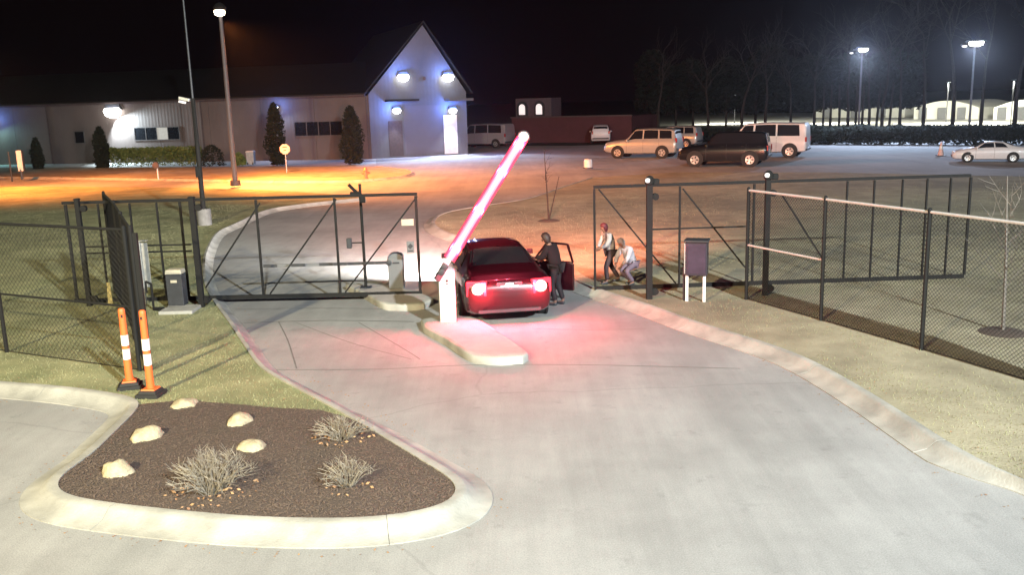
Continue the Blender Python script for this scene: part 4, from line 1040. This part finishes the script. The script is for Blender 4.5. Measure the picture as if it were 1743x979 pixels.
# ------------------------------------------------------------------ trees
def branch(mb, rd, p, d, l, r, lev, spread=.6):
    if lev == 0 or r < .004: return
    n = 3; q = p
    for i in range(n):
        d2 = (d + V((rd.uniform(-1, 1), rd.uniform(-1, 1), rd.uniform(-.3, .6))) * .14).normalized()
        e = q + d2 * l / n; mb.tube(q, e, r * (1 - i * .2), r * (1 - (i + 1) * .2), 5 if lev > 2 else 3, False)
        if i > 0 or lev < 4:
            for k in range(2 if lev > 1 else 1):
                a = rd.random() * 6.28; side = d2.orthogonal(); side.rotate(Matrix.Rotation(a, 3, d2))
                nd = (d2 * (1 - spread * .5) + side.normalized() * spread + V((0, 0, .15))).normalized()
                branch(mb, rd, e, nd, l * rd.uniform(.5, .7), r * .45, lev - 1, spread)
        q = e; d = d2
def bare_tree(name, label, p, h, r, seed, group, lev=4, m=None, z=ZL, clear=.3):
    rd = random.Random(seed); t = thing(name, label, 'tree', (p.x, p.y, z), 0, group)
    obj('trunk', MB().tube((0, 0, 0), (0, 0, h * clear), r, r * .8, 8), m or m_bark, t, smooth=True)
    mb = MB(); branch(mb, rd, V((0, 0, h * clear)), V((0, 0, 1)), h * (1 - clear) * .75, r * .8, lev); obj('crown', mb, m or m_bark, t, normals=False)
    return t
# sapling by the drive with mulch ring
def sapling(px, py, pytop, label, seed, wpx, second=None, m=None):
    p = G(px, py, ZL); h = zat(p, pytop) - ZL; rd = random.Random(seed)
    t = thing('sapling', label, 'tree', (p.x, p.y, ZL))
    mb = MB().tube((0, 0, 0), (-.04, 0, h * .4), .035, .025, 6).tube((-.04, 0, h * .4), (-.12, .05, h), .025, .008, 6)
    obj('trunk', mb, m or m_bark, t, smooth=True)
    mb = MB()
    if wpx > 20:
        for i in range(11):
            z = h * (.28 + .06 * i); a = i * 2.4; branch(mb, rd, V((-.04, 0, z)), V((cos(a), sin(a), 1.1)).normalized(), h * (.34 - .02 * i), .009, 2, .7)
    for i in range(0 if wpx > 20 else wpx):
        z = rd.uniform(.35, .95) * h; a = rd.random() * 6.28; l = rd.uniform(.3, .8) * (1.1 - z / h) * h * .28 + .1
        q = V((-.05 - .07 * z / h, 0, z)); e = q + V((cos(a) * l * .6, sin(a) * l * .6, l)); mb.tube(q, e, .009, .004, 3, False)
        for k in range(3):
            q2 = q.lerp(e, rd.uniform(.3, 1)); mb.tube(q2, q2 + V((rd.uniform(-1, 1), rd.uniform(-1, 1), rd.uniform(0, 1))) * .22, .005, .003, 3, False)
    obj('branches', mb, m or m_bark, t, normals=False)
    if second: obj('trunk', MB().tube((0, 0, 0), second, .03, .012, 6), m or m_bark, t, smooth=True)
    obj('mulch_ring', MB().lathe([(.42, 0), (.34, .03), (.1, .05)], n=20), m_mulch, t, smooth=True)
sapling(934, 376, 252, 'thin bare forked sapling in a dark mulch ring to the right of the driveway', 4, 7, V((.42, .2, 1.6)))
sapling(1707, 566, 300, 'bare young tree in a mulch ring inside the fence at the right edge', 8, 60, None, m_barkp)
# far trees behind the lot
far = [(1385, 232, 9, 11), (1345, 231, 8, 12), (1442, 231, 10, 13), (1478, 231, 9, 14), (1500, 230, 11, 15), (1530, 230, 10, 16), (1570, 229, 12, 17), (1620, 229, 14, 18), (1668, 231, 11, 19), (1725, 232, 13, 20), (1205, 238, 8, 21), (1262, 236, 9, 22), (1302, 235, 9, 23), (1120, 240, 8, 24), (1780, 233, 13, 26)]
lab = ['slender bare tree behind the white van', 'bare tree behind the large white van', 'bare tree under the smaller far lamp', 'bare tree just right of the smaller far lamp', 'forked bare tree between the two far lamps', 'bare tree before the lit sheds left part',
       'bare tree left of the brighter far lamp', 'tall bare tree lit up by the brighter far lamp', 'dark trunked bare tree right of the brighter far lamp', 'bare tree at the right edge behind the white sedan', 'bare tree behind the bonnet of the black car', 'bare tree over the roof of the black car',
       'bare tree over the roof of the large white van', 'bare tree behind the gold car', 'bare tree just beyond the right edge']
for (px, py, h, sd), lb_ in zip(far, lab):
    p = G(px, py); bare_tree('bare_tree', lb_, p, h, .17 + .01 * (h - 8), sd, 'bare trees beyond the parking lot', z=-.03, clear=.28)
# dark bank / hedge in front of the lit sheds
rd = random.Random(33); mb = MB(); a = G(1380, 247); b = G(1850, 250); 
t = thing('bank_hedge', 'low black hedge on the bank behind the empty parking bays', 'hedge', (a.x, a.y, 0))
def bs(rd):
    s_ = rd.random(); q = a.lerp(b, s_); k = rd.random() * 2.2; return V((q.x, q.y + k + .8, rd.random() ** .6 * (1.5 + .3 * noise.noise(V((s_ * 14, 0, 0))))))
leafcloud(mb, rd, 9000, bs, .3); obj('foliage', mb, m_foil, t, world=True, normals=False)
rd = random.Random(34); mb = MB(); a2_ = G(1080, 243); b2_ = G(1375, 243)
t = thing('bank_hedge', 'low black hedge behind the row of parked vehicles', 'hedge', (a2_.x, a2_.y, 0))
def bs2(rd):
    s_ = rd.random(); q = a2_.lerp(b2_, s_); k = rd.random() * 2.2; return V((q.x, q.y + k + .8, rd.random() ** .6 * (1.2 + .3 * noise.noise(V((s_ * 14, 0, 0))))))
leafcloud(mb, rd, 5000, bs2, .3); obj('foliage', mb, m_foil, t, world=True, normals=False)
TR = ['slim dark trunk first from the left before the low pale shed', 'slim dark trunk close to the right of the first one before the low pale shed', 'slim trunk third in the group left of the smaller far lamp', 'slim trunk immediately left of the smaller far lamp pole',
      'slim trunk immediately right of the smaller far lamp pole', 'slim trunk midway across the low pale shed', 'slim trunk before the right end of the low pale shed', 'slim dark trunk behind the pale silver estate car', 'slim dark trunk just right of the pale silver estate car', 'slim dark trunk over the bonnet of the large white van', 'slim dark trunk over the rear of the large white van']
rd = random.Random(41); mb = MB(); wa = G(1090, 232); wb_ = G(1575, 228)
def ws(rd):
    while True:
        s_ = rd.random(); z = 2.3 + 7.5 * rd.random() ** 1.3; q = wa.lerp(wb_, s_)
        if z > 2.7 + 1.1 * noise.noise(V((s_ * 22, 0, 2))) + (1.2 if s_ < .35 else 0) * abs(noise.noise(V((s_ * 60, 1, 0)))) and z < 8.5 + 3 * noise.noise(V((s_ * 9, 5, 0))): break
    return V((q.x, q.y + rd.uniform(0, 5), z))
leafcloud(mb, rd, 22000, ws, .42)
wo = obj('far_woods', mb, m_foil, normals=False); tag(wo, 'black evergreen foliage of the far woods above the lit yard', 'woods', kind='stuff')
for i, (px, sd) in enumerate(((1400, 3), (1412, 5), (1428, 6), (1455, 8), (1466, 9), (1490, 12), (1512, 14), (1150, 15), (1180, 16), (1235, 17), (1285, 18))):
    q = G(px, 230); t = thing('slim_tree', 'slim dark tree trunk standing against the lit yard', 'tree', q, 0, 'slim trunks against the lit yard')
    t['label'] = TR[i]
    obj('trunk', MB().tube((0, 0, 0), (random.uniform(-.3, .3), 0, 5.2), .13 + .05 * random.random(), .08, 7), m_bark, t, smooth=True)
# lit yard and sheds beyond
sheet('far_yard', [G(1180, 214), G(2100, 216), G(2100, 190), G(1180, 192)], .01, m_apron)
m_shed = mat('white_shed_sheet', (.6, .6, .55), .6, var=.08, scale=.4)
def shed(px0, px1, py, pytop, label, dome):
    a = G(px0, py); b = G(px1, py); h = zat(a, pytop); L_ = (b - a).length; u = (b - a).normalized(); n = V((-u.y, u.x, 0))
    t = thing('storage_shed', label, 'shed', (a.x, a.y, 0), 0, 'white sheds beyond the trees')
    k = 12; pts = [V((a.x, a.y, 0)), V((b.x, b.y, 0))] + [wallpt(a, u, L_ * (1 - i / k), h * (.62 if dome else .9) + sin(pi * i / k) * h * (.38 if dome else .1)) for i in range(k + 1)]
    obj('wall', MB().extr(pts, n * 12), m_shed, t, world=True)
    for i in range(3):
        q = wallpt(a, u, L_ * (.2 + .3 * i), .9, .05); obj('door', MB().box(q, (2.2, .1, 1.7)), m_greyc, t, world=True)
    return a.lerp(b, .5)
shed(1555, 1665, 203, 172, 'long white shed with a curved roof beyond the trees', True)
shed(1385, 1540, 200, 182, 'low pale shed left of the curved roof shed', False)
shed(1690, 1800, 204, 170, 'curved white shed at the right edge beyond the trees', True)
for px, py in ((1250, 150), (1430, 150), (1610, 150), (1720, 152)):
    q = G(px, 211); z = 5.2
    t = thing('yard_lamp', {1250: 'small yard lamp far behind the large white van', 1430: 'small yard lamp before the low pale shed', 1610: 'small yard lamp before the curved roof shed', 1720: 'small yard lamp before the right edge shed'}[px], 'lamp post', (q.x, q.y, 0), 0, 'yard lamps beyond the trees')
    obj('pole', MB().tube((0, 0, 0), (0, 0, z), .06), m_dark, t); obj('head', MB().box((0, 0, z + .05), (.5, .3, .1)), m_dark, t)
    light('yard_lamp_light', 'SPOT', (q.x, q.y, z - .1), (1, .97, .78), 32000, (q.x, q.y + 6, 0), .2, 160, .6)
# two parking lot lamps
def lot_lamp(px, py, pyt, wpx, label, power, es, r):
    p = G(px, py); h = zat(p, pyt); t = thing('lot_lamp', label, 'street lamp', (p.x, p.y, 0), 0, 'tall lamps of the parking lot')
    obj('pole', MB().tube((0, 0, 0), (0, 0, h), .11, .07, 8), m_pole, t, smooth=True)
    obj('cross_arm', MB().bar((-.8, -.1, h), (.5, 0, h), .08, .08), m_pole, t)
    for k, (sx, rr, dz) in enumerate(((0.05, r, .05), (-.95, r * .35, -.25))):
        hd = obj('lamp_head', MB().box((sx, 0, h + dz + .1), (rr * 2.6, rr * 1.4, .14), taper=.8), m_dark, t, bevel=.02)
        obj('lens', MB().lathe([(rr * .3, -rr * .6), (rr * .85, -rr * .45), (rr, 0), (rr * .9, .02)], (sx, -.1, h + dz), 14), emat('lot_lens_%d_%d' % (px, k), (1, .93, .85), es if k == 0 else 2), hd, smooth=True)
    light('lot_lamp_light', 'SPOT', (p.x, p.y - .3, h - .4), BLUE, power, (p.x - 3, p.y - 8, 0), .2, 125, .7)
    light('lot_lamp_spill', 'POINT', (p.x, p.y + .6, h + .5), (.25, .42, 1.0), power * .04, size=.3)
lot_lamp(1460, 243, 84, 30, 'twin headed lot lamp above the empty bays, the smaller of two far lamps', 9000, 10, .42)
lot_lamp(1648, 238, 72, 40, 'brightest twin headed lot lamp, at the upper right among the trees', 11000, 14, .6)

# ------------------------------------------------------------------ people
def skin_obj(name, verts, edges, radii, m, parent, sub=1, root=0):
    me = bpy.data.meshes.new(name); me.from_pydata([tuple(v) for v in verts], edges, []); me.materials.append(m)
    o = bpy.data.objects.new(name, me); C.objects.link(o); o.parent = parent
    md = o.modifiers.new('skin', 'SKIN'); md.use_smooth_shade = True
    if not me.skin_vertices: me.skin_vertices  # layer made with the modifier
    sv = me.skin_vertices[0].data
    for i, r in enumerate(radii):
        rr = r if isinstance(r, tuple) else (r, r); sv[i].radius = rr; sv[i].use_root = (i == root)
    ss = o.modifiers.new('sub', 'SUBSURF'); ss.levels = sub; ss.render_levels = sub
    return o
def person(label, loc, rz, J, top, trou, hairm, group=None, long_coat=0, hair_long=.0, scale=1.0, hood=None):
    """J: joints in metres, x forward, y left"""
    t = thing('person', label, 'person', loc, rz, group); t.scale = (scale,) * 3
    K = {k: V(v) for k, v in J.items()}
    names = ['pelvis', 'waist', 'chest', 'neck', 'head', 'crown', 'shl', 'ell', 'wrl', 'shr', 'elr', 'wrr', 'hil', 'knl', 'anl', 'hir', 'knr', 'anr', 'tol', 'tor']
    hd = (K['head'] - K['neck']).normalized(); K['crown'] = K['head'] + hd * .10
    for s_ in 'lr': K['to' + s_] = K['an' + s_] + V((.17, 0, -.05))
    rad = dict(pelvis=(.11, .09), waist=(.09, .07), chest=(.11, .075), neck=.052, head=(.083, .095), crown=(.06, .07), shl=.058, ell=.042, wrl=.028, shr=.058, elr=.042, wrr=.028,
               hil=.075, knl=.055, anl=.038, hir=.075, knr=.058, anr=.038, tol=.03, tor=.03)
    E = [('pelvis', 'waist'), ('waist', 'chest'), ('chest', 'neck'), ('neck', 'head'), ('head', 'crown'), ('chest', 'shl'), ('shl', 'ell'), ('ell', 'wrl'), ('chest', 'shr'), ('shr', 'elr'), ('elr', 'wrr'),
         ('pelvis', 'hil'), ('hil', 'knl'), ('knl', 'anl'), ('pelvis', 'hir'), ('hir', 'knr'), ('knr', 'anr'), ('anl', 'tol'), ('anr', 'tor')]
    verts = [K[n] for n in names]; rr = [rad[n] for n in names]; ix = {n: i for i, n in enumerate(names)}; ed = [(ix[a], ix[b]) for a, b in E]
    for s_, sg in (('l', 1), ('r', -1)):
        w_ = K['wr' + s_]; d = (w_ - K['el' + s_]).normalized(); sd = d.orthogonal().normalized(); sd = d.cross(V((0, 1, 0))).normalized() if abs(d.y) < .9 else sd
        o = len(verts); verts.append(w_ + d * .055); rr.append((.034, .018)); ed.append((ix['wr' + s_], o))
        for f, ln in ((-1.5, .06), (-.5, .075), (.5, .07), (1.5, .055)):
            b0 = len(verts); verts.append(w_ + d * .09 + sd * f * .018); rr.append(.009); ed.append((o, b0))
            verts.append(w_ + d * (.09 + ln * .5) + sd * f * .019 + V((0, -sg * .012, 0))); rr.append(.008); ed.append((b0, b0 + 1))
            verts.append(w_ + d * (.09 + ln * .85) + sd * f * .019 + V((0, -sg * .03, 0))); rr.append(.007); ed.append((b0 + 1, b0 + 2))
        b0 = len(verts); verts.append(w_ + d * .04 + sd * -.045 + V((0, -sg * .015, 0))); rr.append(.010); ed.append((o, b0)); verts.append(w_ + d * .075 + sd * -.06 + V((0, -sg * .025, 0))); rr.append(.008); ed.append((b0, b0 + 1))
    skin_obj('body', verts, ed, rr, m_skin, t)
    # face
    f = V((1, 0, 0)); f = (f - hd * f.dot(hd)).normalized(); l = hd.cross(f)
    hc = K['head'] + hd * .01
    fb = MB(); 
    for sg in (1, -1): fb.lathe([(.002, -.012), (.012, 0), (.002, .012)], hc + f * .088 + l * sg * .032 + hd * .015, 8)
    obj('eyes', fb, m_hair, t, smooth=True)
    obj('nose', MB().tube(hc + f * .085 + hd * .01, hc + f * .115 - hd * .028, .008, .015, 6), m_skin, t, smooth=True)
    obj('mouth', MB().bar(hc + f * .092 - hd * .055 + l * .024, hc + f * .092 - hd * .055 - l * .024, .008, .01), mat('lips', (.25, .07, .06), .5), t)
    for sg in (1, -1): obj('ear', MB().lathe([(.01, -.03), (.016, 0), (.01, .03)], hc + l * sg * .088, 8), m_skin, t, smooth=True)
    # hair
    b = bmesh.new(); bmesh.ops.create_icosphere(b, subdivisions=3, radius=1)
    for v in b.verts:
        co = v.co.copy(); k = 1 + .10 * noise.noise(co * 3) + .07 * noise.noise(co * 9)
        if co.x > .45 and co.z < .35: k *= .72
        zl = co.z if co.z > 0 else co.z * (1 + hair_long * 6)
        v.co = hc + hd * .025 - f * .012 + f * co.x * .105 * k + l * co.y * .102 * k + hd * zl * .118 * k
    me = bpy.data.meshes.new('hair'); b.to_mesh(me); b.free(); me.materials.append(hairm)
    for q in me.polygons: q.use_smooth = True
    ho = bpy.data.objects.new('hair', me); C.objects.link(ho); ho.parent = t
    # jacket
    n2_ = ['waist', 'chest', 'shl', 'ell', 'wrl', 'shr', 'elr', 'wrr', 'pelvis']; v2 = [K[n] for n in n2_]; v2[8] = K['pelvis'] + V((0, 0, -.07))
    v2[4] = K['ell'].lerp(K['wrl'], .92); v2[7] = K['elr'].lerp(K['wrr'], .92)
    r2 = [(.175, .145), (.20, .16), .10, .07, .052, .10, .07, .052, (.19, .165)]; e2 = [(8, 0), (0, 1), (1, 2), (2, 3), (3, 4), (1, 5), (5, 6), (6, 7)]
    v2.append(K['chest'].lerp(K['neck'], .75)); r2.append(.075); e2.append((1, 9))
    if long_coat:
        v2.append(K['pelvis'] + V((0, 0, -long_coat))); r2.append((.2, .17)); e2.append((8, 10))
    skin_obj('jacket', v2, e2, r2, top, t, root=8)
    v3 = [K['pelvis'], K['hil'], K['knl'], K['knl'].lerp(K['anl'], .93), K['hir'], K['knr'], K['knr'].lerp(K['anr'], .93)]
    skin_obj('trousers', v3, [(0, 1), (1, 2), (2, 3), (0, 4), (4, 5), (5, 6)], [(.15, .125), .105, .075, .06, .105, .075, .06], trou, t)
    for s_ in 'lr':
        skin_obj('shoe', [K['an' + s_] + V((-.03, 0, -.03)), K['an' + s_] + V((.10, 0, -.045)), K['to' + s_] + V((.03, 0, .0))], [(0, 1), (1, 2)], [(.052, .048), (.047, .038), (.04, .028)], m_dark, t)
    return t
stand = dict(pelvis=(0, 0, .93), waist=(.02, 0, 1.08), chest=(.04, 0, 1.30), neck=(.05, 0, 1.46), head=(.09, 0, 1.60), shl=(.03, .18, 1.38), ell=(-.02, .24, 1.12), wrl=(.12, .22, .90), shr=(.03, -.18, 1.38), elr=(.0, -.25, 1.12), wrr=(.18, -.2, .96),
             hil=(0, .09, .88), knl=(.08, .10, .48), anl=(-.02, .1, .08), hir=(0, -.09, .88), knr=(.02, -.1, .48), anr=(-.12, -.1, .08))
# person by the open door, leaning towards the car
lean = dict(stand); lean.update(chest=(.12, 0, 1.26), neck=(.18, 0, 1.40), head=(.25, 0, 1.52), shl=(.13, .18, 1.33), ell=(.26, .22, 1.12), wrl=(.45, .15, 1.10), shr=(.13, -.18, 1.33), elr=(.18, -.24, 1.08), wrr=(.40, -.18, 1.02), waist=(.05, 0, 1.07))
dq = CM @ V((-.75, -1.32, 0)); 
zt_ = None
def fit_height(p, pytop, z): return (zat(p, pytop) - z)
hgt = fit_height(dq, 397, 0)
print('PERSON1 height', hgt, project(dq))
m_redj = mat('dark_red_hooded_jacket', (.01, .003, .005), .95, var=.2, scale=10)
person('person in a dark red hooded top stepping into the red sedan beside its open door', (dq.x, dq.y, 0), pi - .5, lean, m_redj, mat('dark_trousers', (.012, .009, .012), .8), m_hair, hair_long=.08, scale=min(1.02, max(.85, hgt / 1.66)))
p1 = G(1040, 482, ZL); h1 = fit_height(p1, 379, ZL)
p2 = G(1076, 484, ZL); h2 = fit_height(p2, 405, ZL)
print('PERSON2', h1, 'PERSON3', h2)
bend = dict(stand); bend.update(chest=(.1, 0, 1.27), neck=(.15, 0, 1.42), head=(.2, 0, 1.55), ell=(.2, .2, 1.12), wrl=(.34, .08, 1.02), elr=(.22, -.2, 1.12), wrr=(.36, -.06, 1.02), shl=(.1, .19, 1.36), shr=(.1, -.19, 1.36), knl=(.2, .1, .5), anl=(.16, .1, .08), knr=(-.05, -.1, .48), anr=(-.3, -.1, .1))
person('person in a pale grey jacket with reddish dark hair walking behind the right gate', p1, R(200), bend, mat('pale_grey_jacket', (.38, .35, .35), .9, var=.25, scale=9, bump=.9, bscale=11), mat('dark_maroon_trousers', (.05, .03, .035), .8), mat('reddish_hair', (.10, .02, .025), .6, var=.3, scale=40), hair_long=.05, scale=h1 / 1.69)
cr_ = dict(stand); cr_.update(pelvis=(0, 0, .62), waist=(.08, 0, .76), chest=(.22, 0, .96), neck=(.31, 0, 1.09), head=(.40, 0, 1.20), shl=(.22, .18, 1.03), ell=(.36, .22, .80), wrl=(.5, .14, .62), shr=(.22, -.18, 1.03), elr=(.36, -.22, .8), wrr=(.5, -.12, .62),
    hil=(0, .1, .58), knl=(.34, .13, .44), anl=(.06, .12, .08), hir=(0, -.1, .58), knr=(.3, -.14, .42), anr=(-.06, -.12, .08))
person('person crouching in a whitish coat behind the right gate beside the thick post', p2, R(215), cr_, mat('whitish_coat', (.42, .39, .43), .9, var=.25, scale=9, bump=.9, bscale=11), mat('grey_violet_trousers', (.13, .1, .14), .8), mat('pale_hood', (.26, .24, .26), .85), hair_long=.04, scale=h2 / 1.3)

# ------------------------------------------------------------------ the lamps behind the camera that light the foreground
def site_lamp(x, y, z, label, col, power, aim, spot=130):
    t = thing('site_floodlight', label, 'floodlight', (x, y, 0), 0, 'floodlights on masts at the entrance')
    obj('mast', MB().tube((0, 0, 0), (0, 0, z), .12, .08, 10), m_galv, t, smooth=True)
    obj('head', MB().box((0, .15, z + .1), (.6, .4, .14)), m_dark, t, bevel=.02); obj('footing', MB().lathe([(.3, 0), (.3, .3), (.25, .32)], n=12), m_kerb, t)
    light('site_floodlight_light', 'SPOT', (x, y + .5, z), col, power, aim, .35, spot, .9)
site_lamp(-14, -12, 14, 'warm entrance floodlight mast behind the viewpoint, left', (1.0, .84, .50), 70000, (-11, 12, 0), 92)
site_lamp(14, -14, 15, 'cool entrance floodlight mast behind the viewpoint, right', (.88, .97, 1.0), 112000, (8, 24, 0), 105)

# ------------------------------------------------------------------ thin haze added to imitate the bloom of the lamps
hz_ = MB().box((0, 70, 9.0), (190, 190, 22.0))
ho = obj('haze', hz_, bpy.data.materials.new('haze_air')); ho['kind'] = 'stuff'
hm = ho.data.materials[0]; hm.use_nodes = True; hm.node_tree.nodes.clear()
on = hm.node_tree.nodes.new('ShaderNodeOutputMaterial'); pv = hm.node_tree.nodes.new('ShaderNodeVolumePrincipled')
pv.inputs['Color'].default_value = (.9, .9, .95, 1); pv.inputs['Density'].default_value = .0003; pv.inputs['Anisotropy'].default_value = .85
hm.node_tree.links.new(pv.outputs[0], on.inputs['Volume'])
